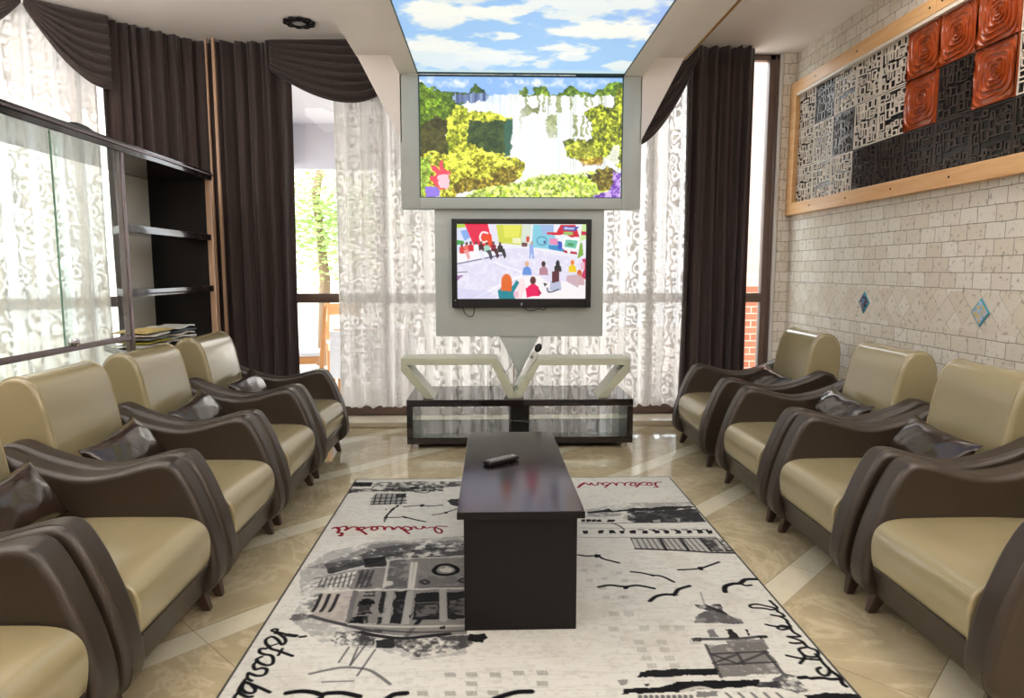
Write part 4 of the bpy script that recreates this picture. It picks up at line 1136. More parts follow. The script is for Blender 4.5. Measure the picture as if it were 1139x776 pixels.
    # studio floor lines, benches
    cv.stroke(T([(215, 638), (380, 555), (560, 470)]), 4, (.97, .96, .99), 1, False); cv.stroke(T([(360, 370), (460, 410), (560, 440)]), 3, (.96, .95, .99), 1, False)
    P([(94, 440), (165, 435), (150, 460), (94, 462)], (.92, .92, .95)); P([(94, 470), (140, 465), (94, 510)], (.62, .45, .66)); cv.stroke(T([(94, 448), (165, 442)]), 2, (.45, .42, .55), 1, False)
    P([(94, 560), (300, 580), (360, 600), (240, 638), (94, 638)], (.80, .80, .93), .5)
    P([(540, 480), (700, 470), (760, 520), (1042, 500), (1042, 638), (500, 638)], (.96, .94, .95)); P([(530, 500), (580, 490), (600, 560), (560, 640), (520, 640)], (.97, .86, .87), .8)
    def seated(x, y, s, hair, top, hs=1.0):
        P([(x - 38 * s, y + 95 * s), (x - 34 * s, y + 40 * s), (x - 10 * s, y + 22 * s), (x + 14 * s, y + 22 * s), (x + 36 * s, y + 44 * s), (x + 42 * s, y + 95 * s)], top)
        cv.ell(*T([(x, y)])[0], 20 * s * k, 27 * s * hs * k, hair)
    seated(605, 385, .85, (.86, .68, .55), (.40, .58, .86)); seated(727, 385, .85, (.26, .14, .14), (.72, .52, .58)); seated(832, 375, .7, (.18, .15, .17), (.20, .20, .22)); P([(818, 375), (846, 375), (850, 430), (818, 430)], (.16, .15, .17)); seated(940, 375, .75, (.92, .48, .14), (.93, .80, .12))
    seated(992, 450, .95, (.80, .36, .14), (.80, .66, .68)); P([(900, 470), (990, 460), (985, 560), (895, 510)], (.80, .68, .72)); 
    seated(815, 470, 1.1, (.42, .10, .14), (.72, .74, .84), 1.1); P([(790, 440), (845, 430), (845, 510), (790, 525)], (.36, .16, .20)); cv.stroke(T([(755, 560), (770, 590), (840, 570)]), 3, (.30, .30, .42))
    seated(650, 505, 1.2, (.34, .14, .13), (.93, .07, .36)); P([(595, 560), (690, 545), (705, 605), (605, 630)], (.92, .06, .36)); P([(690, 560), (715, 600), (690, 615)], (.75, .05, .3)); P([(725, 520), (760, 530), (735, 550)], (.25, .25, .3))
    P([(390, 580), (430, 545), (500, 545), (530, 500), (550, 520), (510, 590), (520, 638), (400, 638)], (.06, .52, .58)); cv.ell(*T([(456, 515)])[0], 42 * k, 62 * k, (.88, .42, .16), 1, .15); P([(418, 520), (498, 520), (490, 585), (450, 580), (412, 580)], (.88, .40, .15)); P([(505, 590), (545, 580), (540, 630), (510, 625)], (.90, .72, .80))
    return cv
tv = empty('television', (.234, 5.14, 1.345))
tag(tv, 'flat black television showing a studio audience, mounted on the pale panel', 'television')
b = MB()
b.box(-.515, .515, -.055, 0, -.325, .325, .008)
b.build('case', MAT['black_plastic'], tv)
b = MB()
MAT['gloss_black'] = simple('gloss_black', srgb(20, 19, 22), .2, var=.1)
for x0, x1, z0, z1 in ((-.515, -.475, -.325, .325), (.475, .515, -.325, .325), (-.476, .476, .288, .325), (-.476, .476, -.325, -.258)):
    b.box(x0, x1, -.068, -.05, z0, z1, .004)
b.build('bezel', MAT['gloss_black'], tv)
MAT['tv_screen'] = art_material('tv_screen', .9, .25)
picture_mesh('screen', tv_art(), (-.476, -.0565, .289), (.952, 0, 0), (0, 0, -.547), MAT['tv_screen'], tv)
b = MB(); b.box(-.007, .001, -.0695, -.067, -.31, -.292, .001); b.box(-.001, .007, -.0695, -.067, -.302, -.286, .001)
b.build('maker_mark', MAT['grey_plastic'], tv)
MB().box(-.497, -.487, -.0695, -.067, -.273, -.265, .001).build('indicator', MAT['grey_plastic'], tv)
# cables hanging below the television
for lab, pts in (('short black cable looping below the television\'s left corner', [(-.20, 5.09, 1.03), (-.19, 5.09, .985), (-.155, 5.10, .955), (-.125, 5.10, .965), (-.115, 5.09, 1.03)]),
                 ('black cable sagging below the middle of the television', [(.24, 5.09, 1.03), (.28, 5.09, 1.0), (.33, 5.09, 1.0), (.36, 5.09, 1.012), (.40, 5.09, 1.004), (.43, 5.09, 1.03)])):
    tag(MB().tube(smooth_curve(pts, 6), .0035, 6).build('television_cable', MAT['black_plastic']), lab, 'cable')

# ================================================================ the low television stand, and the zigzag shelf on it
st = empty('television_stand', (.218, 4.88, 0))
tag(st, 'low open television stand in dark glossy wood under the zigzag shelf', 'tv stand')
MB().box(-.825, .825, 0, .60, .315, .365, .004).build('top', MAT['espresso'], st)
for s in (-1, 1):
    MB().box(.825 * s - .045 * (s > 0), .825 * s + .045 * (s < 0), .0, .60, .086, .316, .003).build('side_panel', MAT['espresso'], st)
MB().box(-.825, .825, 0, .60, .038, .087, .004).build('bottom', MAT['espresso'], st)
MB().box(-.068, .068, .06, .54, .086, .316, .004).build('divider', MAT['espresso_matt'], st)
MB().box(-.78, .78, .03, .57, .193, .203, .002).build('glass_shelf', MAT['cabinet_glass'], st)
for s in (-1, 1):
    for yy in (.04, .54):
        MB().box(.765 * s - .022, .765 * s + .022, yy - .02, yy + .02, 0, .039, .006).build('leg', MAT['chrome'], st)
    MB().box(.73 * s - .004, .73 * s + .004, .03, .57, .087, .315, .001).build('glass_side', MAT['cabinet_glass'], st)

zs = empty('zigzag_shelf', (.2, 4.93, .365))
tag(zs, 'pale lacquered shelf bent into two open trapezoids on the tv stand', 'shelf')
LZ = [(-.648, .661), (.047, .661), (.176, .41), (.15, .365), (.128, .365), (.01, .613), (-.606, .613), (-.41, .365), (-.475, .365), (-.65, .572)]
RZ = [(.342, .656), (1.026, .656), (1.027, .564), (.856, .365), (.792, .365), (.985, .608), (.358, .608), (.229, .365), (.2, .365), (.188, .41)]
for P_ in (LZ, RZ):
    MB().prism([(x - .2, z - .365) for x, z in P_], 0, .26, bev=.003).build('bent_panel', MAT['lacquer'], zs, 30)
MB().prism([(-.05, 0), (.028, 0), (-.012, .065)], .001, .259, bev=.002).build('bent_panel', MAT['lacquer'], zs, 30)
mic = empty('tube', (.28, 5.0, .57))
tag(mic, 'white tube with black ball tip leaning in the zigzag shelf\'s right arm', 'tube')
MB().tube([(-.03, 0, -.045), (.06, 0, .125)], .021, 12).build('pipe', MAT['white_plastic'], mic)
b = MB(); b.lathe([(.001, -.034), (.016, -.028), (.025, -.01), (.025, .012), (.016, .03), (.001, .035)], 14, M=Matrix.Translation((.074, 0, .158)) @ Matrix.Rotation(math.radians(28), 4, 'Y'))
b.build('tip', MAT['black_plastic'], mic)
MB().tube([(.03, -.02, .09), (.022, -.024, .10)], .012, 10).build('knob', MAT['grey_plastic'], mic)
for lab, pts in (('thin grey wire dropping from the panel\'s pointed foot, upper one', [(.165, 5.10, .61), (.145, 5.09, .575), (.125, 5.08, .55), (.10, 5.08, .545), (.075, 5.10, .56)]),
                 ('thin grey wire dropping from the panel\'s pointed foot, lower one', [(.216, 5.10, .52), (.20, 5.09, .495), (.185, 5.08, .46), (.165, 5.08, .445), (.15, 5.10, .44)])):
    tag(MB().tube(smooth_curve(pts, 5), .0032, 6).build('wire', MAT['grey_plastic']), lab, 'cable')

# ================================================================ coffee table, remote control
ct = empty('coffee_table', (.105, 2.30, .0128))
tag(ct, 'long narrow coffee table in glossy espresso wood standing on the rug', 'coffee table')
MB().box(-.222, .222, 0, 1.27, -.0125, .0125, .003, M=Matrix.Translation((0, -.02, .4435)) @ Matrix.Rotation(math.radians(-1.0), 4, 'X')).build('tabletop', MAT['table_top'], ct)
MB().box(-.2225, .2225, -.0215, -.0195, .4305, .4555, .0005).build('edge_band', MAT['espresso_matt'], ct)
MB().box(-.201, .201, .025, .05, 0, .431, .002).build('end_panel', MAT['espresso_matt'], ct)
MB().box(-.201, .201, 1.18, 1.205, 0, .409, .002).build('end_panel', MAT['espresso_matt'], ct)
for s in (-1, 1):
    MB().box(.19 * s - .011, .19 * s + .011, .05, 1.18, .012, .409, .002).build('side_panel', MAT['espresso_matt'], ct)
MB().box(-.179, .179, .05, 1.18, .03, .05).build('bottom_panel', MAT['espresso_matt'], ct)
rc = empty('remote_control', (.047, 2.93, .4595), math.radians(-52))
tag(rc, 'black remote control with grey buttons lying on the coffee table', 'remote control')
MB().box(-.024, .024, -.085, .085, 0, .019, .006, 3).build('case', MAT['black_plastic'], rc)
for i in range(6):
    for j in range(3):
        MB().box(-.017 + j * .0125, -.009 + j * .0125, -.066 + i * .020, -.056 + i * .020, .0185, .0215, .001).build('button', MAT['grey_plastic'], rc)
MB().box(-.012, .012, .056, .074, .0185, .021, .002).build('button', MAT['grey_plastic'], rc)

# ================================================================ rug
RX0, RX1, RY0, RY1, RCELL = -.835, 1.122, 1.16, 4.14, .0035
def rug_art():
    W, H = int((RX1 - RX0) / RCELL), int((RY1 - RY0) / RCELL)
    cv = Canvas(W, H, (.84, .84, .81))
    plain = (cv.xx, cv.yy); rough = (cv.xx + (fbm(H, W, 9, 61, 3) - .5) * 5, cv.yy + (fbm(H, W, 9, 64, 3) - .5) * 5)
    n = fbm(H, W, 60, 2, 5); f = fbm(H, W, 5, 31, 3)
    streak = value_noise(H, W, 3, 77)
    hs = np.repeat(value_noise(H, W // 8 + 1, 2, 80), 8, 1)[:, :W]
    cv.blend(np.clip((n - .5) * 2.2, 0, .5), (.76, .74, .70))
    cv.blend(np.clip((hs - .62) * 1.2, 0, .22), (.66, .65, .62))
    cv.blend(np.clip((f - .60) * 3, 0, .22), (.66, .65, .62))
    grain = fbm(H, W, 7, 51, 4); tone = fbm(H, W, 34, 91, 3)
    patch = np.clip((grain * .6 + tone * .4 - .36) * 6, 0, 1)
    for kind, wd, ci, al, fl in RUG_OPS:
        P = [((fl[i] - RX0) / RCELL, (RY1 - fl[i + 1]) / RCELL) for i in range(0, len(fl), 2)]
        c = RUG_PAL[ci]
        cv.xx, cv.yy = plain if kind == 's' else rough
        if kind == 's': cv.stroke(P, max(1.3, wd / RCELL), c, al)
        elif kind == 'p': cv.poly(P, c, al)
        else: cv.poly(P, c, al, patch)
    e = 2.2; cv.yy, cv.xx = np.mgrid[0:H, 0:W].astype(float)
    m = ((cv.xx < e) | (cv.xx > W - 1 - e) | (cv.yy < e) | (cv.yy > H - 1 - e)).astype(float)
    cv.blend(m * .8, (.22, .22, .21))
    return cv
MAT['rug_pile'] = art_material('rug_pile', 0, emit=False)
rug = picture_mesh('area_rug', rug_art(), (RX0, RY1, .0125), (RX1 - RX0, 0, 0), (0, RY0 - RY1, 0), MAT['rug_pile'], None, .012)
tag(rug, 'large off-white rug printed with black city sketches, gulls and lettering', 'rug')

# ================================================================ armchairs
def make_chair():
    root = empty('armchair')
    arm = smooth_curve([(.10, .625), (.17, .640), (.26, .602), (.38, .563), (.50, .545), (.61, .560), (.70, .585), (.765, .598), (.815, .590), (.850, .545), (.885, .475),
                        (.928, .36), (.952, .265), (.963, .185), (.952, .125), (.915, .088)], 4)
    arm = arm + smooth_curve([(.80, .082), (.45, .085), (.14, .088), (.05, .12), (.025, .25), (.025, .42), (.05, .56)], 3)
    for s in (-1, 1):
        y0, y1 = (.262, .375) if s > 0 else (-.375, -.262)
        a = MB().prism(arm, y0, y1, bev=.030, seg=5).build('arm', MAT['brown_leather'], root, 50)
        yy = y1 - .024 if s > 0 else y0 + .024
        MB().tube([(.5 + (x - .5) * .9972, yy, z - .001) for x, z in arm[4:len(arm) - 20]], .0032, 6).build('piping', MAT['brown_leather'], a)
    seat_p = [(.27, .205), (.27, .375)] + smooth_curve([(.30, .388), (.50, .398), (.75, .398), (.87, .392), (.925, .365), (.945, .315), (.942, .25), (.932, .207)], 4)
    s = MB().prism(seat_p, -.26, .26, bev=.022, seg=4).build('seat_cushion', MAT['beige_leather'], root, 50)
    MB().tube([(.937, -.243, .214), (.939, 0, .214), (.937, .243, .214)], .004, 6).build('piping', MAT['brown_leather'], s)
    MB().prism([(.10, .088), (.90, .088), (.932, .204), (.10, .204)], -.262, .262, bev=.006).build('apron', MAT['brown_leather'], root)
    back = smooth_curve([(.275, .38), (.262, .47), (.247, .58), (.225, .70), (.204, .79), (.172, .852), (.115, .878), (.055, .862), (.016, .81), (.004, .72), (.012, .55), (.03, .38), (.035, .23)], 4) + [(.26, .23)]
    k = MB().prism(back, -.258, .258, bev=.022, seg=4).build('backrest', MAT['beige_leather'], root, 50)
    for yy in (-.238, .238):
        MB().tube([(x, yy, z) for x, z in back[:len(back) - 8]], .0036, 6).build('piping', MAT['beige_leather'], k)
    for x, dx in ((.86, .035), (.10, -.02)):
        for y in (-.31, .31):
            b = bmesh.new()
            w, h = .030, .024
            top = [b.verts.new((x + a * w, y + c * h, .095)) for a, c in ((-1, -1), (1, -1), (1, 1), (-1, 1))]
            bot = [b.verts.new((x + dx + a * w * .5, y + c * h * .62 + (.012 if y > 0 else -.012), 0)) for a, c in ((-1, -1), (1, -1), (1, 1), (-1, 1))]
            b.faces.new(top); b.faces.new(bot[::-1])
            for i in range(4): b.faces.new((top[i], bot[i], bot[(i + 1) % 4], top[(i + 1) % 4]))
            bmesh.ops.recalc_face_normals(b, faces=b.faces)
            bmesh.ops.bevel(b, geom=b.edges[:], offset=.005, segments=2, profile=.5, affect='EDGES')
            MB().add(b).build('leg', MAT['leg_wood'], root)
    return root

def make_pillow(seed):
    r = random.Random(seed)
    ph = [r.uniform(0, 6) for _ in range(8)]
    def f(u, v, sgn):
        x, y = u * 2 - 1, v * 2 - 1
        ex = .245 * (1 - .10 * (1 - abs(y) ** 2) * abs(x) ** 3); ey = .118 * (1 - .16 * (1 - abs(x) ** 2) * abs(y) ** 3)
        t = max(0, (1 - abs(x) ** 2.4)) ** .55 * max(0, (1 - abs(y) ** 2.4)) ** .55
        wr = .004 * math.sin(x * 7 + y * 5 + ph[0]) * math.sin(y * 3 + ph[1]) + .0028 * math.sin(x * 12 - y * 5 + ph[2])
        wr *= (abs(x) ** 1.5 + .25) * t ** .5
        return (x * ex, (.062 * t + wr) * sgn, y * ey)
    b = MB()
    b.grid(lambda u, v: f(u, v, -1), 36, 22); b.grid(lambda u, v: f(u, v, 1), 36, 22)
    bmesh.ops.remove_doubles(b.bm, verts=b.bm.verts[:], dist=.0006)
    bmesh.ops.recalc_face_normals(b.bm, faces=b.bm.faces[:])
    return b

CHAIRS = [
    # centre y, side, label, pillow label and (roll, lean, shift)
    (4.53, -1, 'beige and brown leather armchair of the cabinet row, nearest the window', 'dark brown leather pillow on the cabinet-side armchair nearest the window', (-4, 40, .02)),
    (3.74, -1, 'beige and brown leather armchair in front of the magazine pile, second from the window', 'dark brown leather pillow on the armchair in front of the magazine pile', (-7, 40, .0)),
    (2.975, -1, 'beige and brown leather armchair in front of the cabinet\'s glass doors, third from the window', 'dark brown pillow with a raised corner on the armchair before the glass doors', (-6, 38, .0)),
    (2.215, -1, 'beige and brown leather armchair cut by the left edge, its dark pillow half in view', 'dark brown leather pillow cut off by the left edge of the photo', (-4, 30, 0)),
    (1.44, -1, 'beige and brown leather armchair in the bottom left corner, only seat and arm showing', None, None),
    (4.70, 1, 'beige and brown leather armchair of the stone wall row, nearest the window', 'crumpled dark brown pillow on the stone-wall armchair nearest the window', (5, 42, .0)),
    (3.705, 1, 'beige and brown leather armchair against the stone wall, second from the window', 'creased dark brown pillow on the second stone-wall armchair from the window', (4, 36, .0)),
    (2.915, 1, 'beige and brown leather armchair against the stone wall, third from the window', 'smooth dark brown pillow on the third stone-wall armchair from the window', (4, 38, 0)),
    (2.115, 1, 'beige and brown leather armchair in the bottom right corner, backrest out of view', None, None),
]
proto = make_chair()
for i, (yc, side, lab, plab, pp) in enumerate(CHAIRS):
    o = proto if i == 0 else copy_tree(proto)
    xr = 2.342 if side > 0 else -1.985
    o.location = (xr, yc, 0); o.rotation_euler = (0, 0, PI if side > 0 else 0)
    tag(o, lab, 'armchair', 'leather armchairs in two facing rows')
    if plab:
        roll, lean, sh = pp
        p = make_pillow(i + 3).build('throw_pillow', MAT['pillow_leather'], None, 80)
        tag(p, plab, 'pillow', 'dark leather pillows on the armchairs')
        fx = 1 if side < 0 else -1
        Mx = Matrix.Translation((xr + fx * .392, yc + sh, .508)) @ Matrix.Rotation(PI / 2 * fx, 4, 'Z') @ Matrix.Rotation(math.radians(-lean), 4, 'X') @ Matrix.Rotation(math.radians(roll), 4, 'Y')
        p.matrix_world = Mx

# ================================================================ display cabinet
CX = -2.035
cb = empty('display_cabinet', (CX, 2.80, 0))
tag(cb, 'tall dark display cabinet with sliding glass doors and open shelves', 'display cabinet')
D = -.445
def cbx(name, mat, *boxes, bev=.004, parent=None):
    b = MB()
    for bx in boxes: b.box(*bx, bev)
    return b.build(name, mat, parent or cb)
cbx('top_panel', MAT['espresso'], (D, .012, 0, 2.36, 1.945, 2.005))
cbx('top_rail', MAT['brushed'], (.012, .022, 0, 2.36, 1.975, 1.99))
cbx('post', MAT['brushed'], (-.03, .01, 0, .03, 0, 1.945))
cbx('post', MAT['brushed'], (-.03, .01, 1.12, 1.15, 0, 1.945))
cbx('post', MAT['tan_post'], (-.03, .008, 2.325, 2.35, 0, 1.945))
cbx('post', MAT['espresso_matt'], (D, D + .03, 0, .03, 0, 1.945))
cbx('end_panel', MAT['espresso_matt'], (D, -.03, 2.325, 2.35, 0, 1.945))
cbx('back_panel', MAT['white_plastic'], (D, D + .012, 1.93, 2.325, .84, 1.945))
for z in (1.535, 1.165):
    MB().prism([(0, 1.15), (0, 2.325), (-.22, 2.325), (-.22, 1.42)], z - .022, z + .022, 'Z', bev=.003).build('shelf', MAT['espresso'], cb)
MB().prism([(0, 1.15), (0, 2.325), (D + .012, 2.325), (D + .012, 1.62)], .785, .825, 'Z', bev=.003).build('shelf', MAT['espresso'], cb)
cbx('door', MAT['espresso'], (-.02, 0, 1.155, 1.735, .09, .78)); cbx('door', MAT['espresso'], (-.02, 0, 1.74, 2.32, .09, .78))
cbx('plinth', MAT['espresso_matt'], (D, -.02, .03, 2.325, 0, .088))
cbx('middle_rail', MAT['brushed'], (-.012, .006, .03, 1.12, .905, .935))
cbx('cabinet_bottom', MAT['espresso_matt'], (D, -.025, .03, 1.12, .45, .48))
cbx('lower_panel', MAT['espresso'], (-.02, 0, .032, 1.118, .09, .45))
g1 = cbx('glass_door', MAT['cabinet_glass'], (-.012, -.006, .032, .60, .937, 1.943), bev=0)
g2 = cbx('glass_door', MAT['cabinet_glass'], (-.002, .004, .52, 1.118, .937, 1.943), bev=0)
MAT['glass_edge'] = simple('glass_edge', srgb(120, 160, 140), .15)
cbx('edge', MAT['glass_edge'], (-.003, .005, .517, .521, .937, 1.943), bev=0, parent=g2)
cbx('glass_door', MAT['cabinet_glass'], (-.008, -.002, .032, 1.118, .48, .904), bev=0)
lk = MB(); lk.lathe([(.003, 0), (.02, .002), (.022, .012), (.018, .026), (.003, .03)], 16, M=Matrix.Translation((.006, .57, .95)) @ Matrix.Rotation(PI / 2, 4, 'Y'))
lk.box(.004, .016, .535, .60, .938, .952, .003)
lk.build('lock', MAT['chrome'], g2)
# a dark flat thing left on the cabinet's top
tag(MB().prism(smooth_curve([(-.10, .012), (-.04, .022), (.03, .02), (.09, .010), (.11, .0), (-.10, .0)], 4, True), -.035, .035, axis='X', bev=.004).build('tray', MAT['black_plastic']), 'small dark flat tray lying on top of the display cabinet', 'tray').location = (CX - .05, 3.62, 2.0065)

# pile of magazines on the cabinet's lower shelf
cols = [(226, 220, 208), (196, 190, 178), (150, 142, 40), (222, 214, 200), (120, 118, 116), (206, 196, 186), (232, 226, 216), (70, 84, 96), (214, 190, 120), (218, 214, 206)]
names = ['lowest magazine of the nearer heap on the cabinet shelf', 'lowest magazine of the heap nearer the window', 'olive green magazine second in the nearer heap', 'cream newspaper second in the heap nearer the window', 'dark grey magazine in the middle of the nearer heap',
         'pinkish newspaper in the middle of the heap nearer the window', 'white crumpled newspaper just under the yellow magazine', 'blue-grey magazine second from top in the heap nearer the window', 'yellow-covered magazine topmost of the nearer heap', 'topmost crumpled newspaper of the heap nearer the window']
rm = random.Random(12)
for i, (c, lab) in enumerate(zip(cols, names)):
    m = simple('printed_paper', srgb(*c), .6, var=.5, scale=34)
    h = .010; z0 = .8265 + (i // 2) * .021
    a1, a2, am = rm.uniform(0, 6), rm.uniform(0, 6), .0055
    L, Wd = rm.uniform(.26, .34), rm.uniform(.19, .23)
    def sh(u, v, top):
        x, y = (u - .5) * Wd, (v - .5) * L
        return (x, y, (h if top else 0) + max(0, am * (1 + math.sin(y * 24 + a1) * math.cos(x * 20 + a2))))
    b = MB(); b.grid(lambda u, v: sh(u, v, True), 10, 14); b.grid(lambda u, v: sh(1 - u, v, False), 10, 14)
    bm = b.bm
    bm.edges.ensure_lookup_table()
    bmesh.ops.bridge_loops(bm, edges=[e for e in bm.edges if e.is_boundary])
    bmesh.ops.recalc_face_normals(bm, faces=bm.faces[:])
    o = b.build('magazine', m, None, 60)
    o.location = (CX - .125 + rm.uniform(-.015, .015), (4.32 if i % 2 == 0 else 4.67) + rm.uniform(-.02, .02), z0); o.rotation_euler = (0, 0, rm.uniform(-.16, .16))
    tag(o, lab, 'magazine', 'magazines piled on the cabinet shelf')

# ================================================================ curtains
def cloth(name, mat, P0, e, n, length, z0, z1, folds, amp, seed, hem=0.0, thick=0.0, gather=0.0, per=14):
    """hanging cloth from P0 along e, folds swinging along n"""
    r = random.Random(seed)
    ws = [r.uniform(.7, 1.35) for _ in range(folds)]; am = [r.uniform(.6, 1.15) for _ in range(folds)]
    tot = sum(ws); cum = [0]
    for w in ws: cum.append(cum[-1] + w / tot)
    nu, nv = folds * per, 16
    verts, uv = [], []
    for j in range(nv + 1):
        v = j / nv
        for i in range(nu + 1):
            k = min(folds - 1, i // per); q = (i - k * per) / per
            u = cum[k] + (cum[k + 1] - cum[k]) * q
            sw = math.sin(2 * PI * q + .5 * math.sin(v * 3 + k)) * am[k] * amp * (.8 + .3 * v)
            sw += .25 * amp * math.sin(4 * PI * q + k)
            wob = .012 * math.sin(v * 4 + k * 1.7) * v
            z = z1 + (z0 - z1) * v
            if j == nv and hem: z += hem * abs(math.sin(u * length / .085 * PI))
            uu = u * length + wob
            p = P0 + e * uu + n * sw
            verts.append((p.x, p.y, z)); uv.append((u * length * 1.5, z))
    faces = [(j * (nu + 1) + i, j * (nu + 1) + i + 1, (j + 1) * (nu + 1) + i + 1, (j + 1) * (nu + 1) + i) for j in range(nv) for i in range(nu)]
    me = bpy.data.meshes.new(name); me.from_pydata(verts, [], faces)
    l = me.uv_layers.new(name='UVMap')
    l.data.foreach_set('uv', np.array([uv[i] for f in faces for i in f], np.float32).ravel())
    o = mesh_obj(name, me, mat, None, 180)
    if thick:
        m = o.modifiers.new('cloth', 'SOLIDIFY'); m.thickness = thick; m.offset = 0
    return o
XA, YA = Vector((1, 0, 0)), Vector((0, -1, 0))
tag(cloth('curtain', MAT['drape'], Vector((-2.20, 5.69, 0)), XA, YA, .62, .047, CEIL - .002, 6, .045, 3, thick=.006), 'dark brown floor-length curtain beside the corner post, left of the bare window', 'curtain', 'dark brown curtains')
tag(cloth('curtain', MAT['drape'], Vector((1.60, 5.69, 0)), XA, YA, .555, .047, CEIL - .002, 6, .055, 8, thick=.006), 'dark brown floor-length curtain right of the waterfall picture', 'curtain', 'dark brown curtains')
B0 = Vector((-2.27, 5.87, 0)) + N45 * .12
tag(cloth('curtain', MAT['drape'], B0 + E45 * .02, E45, N45, .82, .03, CEIL - .002, 9, .036, 5, thick=.006), 'dark brown curtain on the slanting window, rising above the cabinet shelves', 'curtain', 'dark brown curtains')
tag(cloth('sheer_curtain', MAT['sheer'], Vector((-1.265, 5.775, 0)), XA, YA, 1.47, .125, CEIL - .01, 13, .042, 21, hem=.02), 'white lace sheer left of the television panel, over the far window', 'curtain', 'white lace sheers')
tag(cloth('sheer_curtain', MAT['sheer'], Vector((.21, 5.775, 0)), XA, YA, 1.45, .125, CEIL - .01, 13, .042, 33, hem=.02), 'white lace sheer right of the television panel, beside the dark curtain', 'curtain', 'white lace sheers')
tag(cloth('sheer_curtain', MAT['sheer'], B0 + E45 * .87 - N45 * .04, E45, N45, 1.86, .10, CEIL - .01, 15, .030, 44, hem=.02), 'white lace sheer behind the display cabinet, on the slanting window', 'curtain', 'white lace sheers')

def swag(name, P0, e, n, length, ztop, drop0, drop, side0=0.0, side1=0.0, peak=.5, folds=7, depth=.07, seed=1):
    """draped swag: hem falls from drop0 at its ends to drop at peak"""
    def f(u, v):
        a = u / peak if u < peak else (1 - u) / (1 - peak)
        sag = math.sin(a * PI / 2) ** .9
        d0 = side0 if u < peak else side1
        hem = d0 + (drop - d0) * sag
        w = v ** 1.15
        z = ztop - hem * w
        dd = depth * (.25 + .75 * sag) * (math.sin(PI * min(1, w * .9 + .1)) * .5 + .15)
        dd += .020 * math.sin(w * folds * 2 * PI + 1.5 * math.sin(u * 3 + seed)) * min(1, hem * 3) * (.4 + .6 * sag)
        p = P0 + e * (u * length) + n * dd
        return (p.x, p.y, z)
    b = MB(); b.grid(f, 40, 90)
    o = b.build(name, MAT['drape'], None, 180)
    m = o.modifiers.new('cloth', 'SOLIDIFY'); m.thickness = .008; m.offset = 0
    return o
tag(swag('curtain_swag', Vector((-1.72, 5.64, 0)), XA, YA, 1.2, CEIL - .004, .2, .47, .22, .10, .52), 'dark brown swag across the bare window, left of the waterfall picture', 'curtain swag', 'dark brown swags')
tag(swag('curtain_swag', Vector((.62, 5.59, 0)), XA, YA, 1.04, CEIL - .004, .1, .80, .10, .10, .5, seed=2), 'dark brown swag half hidden right of the waterfall picture', 'curtain swag', 'dark brown swags')
tag(swag('curtain_swag', B0 + E45 * .80 + N45 * .06, E45, N45, .50, CEIL - .004, .1, .50, .50, .05, .02, seed=3), 'dark brown half swag above the cabinet, falling towards the dark curtain', 'curtain swag', 'dark brown swags')
tag(swag('curtain_swag', B0 + E45 * 1.315 + N45 * .06, E45, N45, 1.1, CEIL - .004, .1, .42, .04, .10, .5, seed=4), 'dark brown swag in the top left corner', 'curtain swag', 'dark brown swags')

# ================================================================ carved panel on the stone wall
wp = empty('carved_wall_panel', (XR, 4.3, 1.755))
tag(wp, 'long pine-framed panel of carved black, white and orange tiles on stone wall', 'wall panel')
Yl, Yr = 1.56, -1.72
def frm(*bx): return MB().box(*bx, .004).build('frame_board', MAT['pine'], wp)
frm(-.05, 0, Yr, Yl - .13, 0, .098); frm(-.05, 0, -.33, Yl - .13, .985, 1.08); frm(-.05, 0, Yr, -.335, .985, 1.08); frm(-.05, 0, Yl - .13, Yl, 0, 1.08)
MB().box(-.008, 0, Yr, Yl - .13, .09, .99).build('backing', MAT['panel_back'], wp)
MB().box(-.045, -.008, Yr, Yl - .13, .963, .985).build('top_lip', MAT['lattice_white'], wp)
scr = [(y, z) for y in (1.1, .55, 0, -.55, -1.1) for z in (.05,)] + [(-.28, 1.03), (-.39, 1.03), (1.1, 1.03), (.5, 1.03)]
b = MB()
for y, z in scr: b.lathe([(.001, 0), (.007, 0), (.006, .003), (.001, .004)], 10, M=Matrix.Translation((-.05, y, z)) @ Matrix.Rotation(-PI / 2, 4, 'Y'))
b.build('screws', MAT['espresso_matt'], wp)
T = .30
def lattice_mesh(seed):
    r = random.Random(seed)
    b = MB(); t = .0075
    def ring(y, z, w, h, d):
        for (a0, a1, c0, c1) in ((y, y + w, z, z + t), (y, y + w, z + h - t, z + h), (y, y + t, z, z + h), (y + w - t, y + w, z, z + h)):
            b.box(-.0125 - d, -.008, a0, a1, c0, c1)
    for (a0, a1, c0, c1) in ((.003, .297, .003, .011), (.003, .297, .289, .297), (.003, .011, .003, .297), (.289, .297, .003, .297)):
        b.box(-.0125, -.008, a0, a1, c0, c1)
    g = 5; s = .286 / g
    for i in range(g):
        for j in range(g):
            w, h = r.uniform(.62, 1.15) * s, r.uniform(.62, 1.15) * s
            y = .007 + i * s + r.uniform(-.3, .3) * s; z = .007 + j * s + r.uniform(-.3, .3) * s
            y = min(max(.004, y), .296 - w); z = min(max(.004, z), .296 - h)
            ring(y, z, w, h, r.uniform(0, .003))
            if r.random() < .12: ring(min(y + w * .3, .27 - .0), min(z + h * .3, .27), w * .45 if y + w * .75 < .296 else .02, h * .45 if z + h * .75 < .296 else .02, .001)
    return b
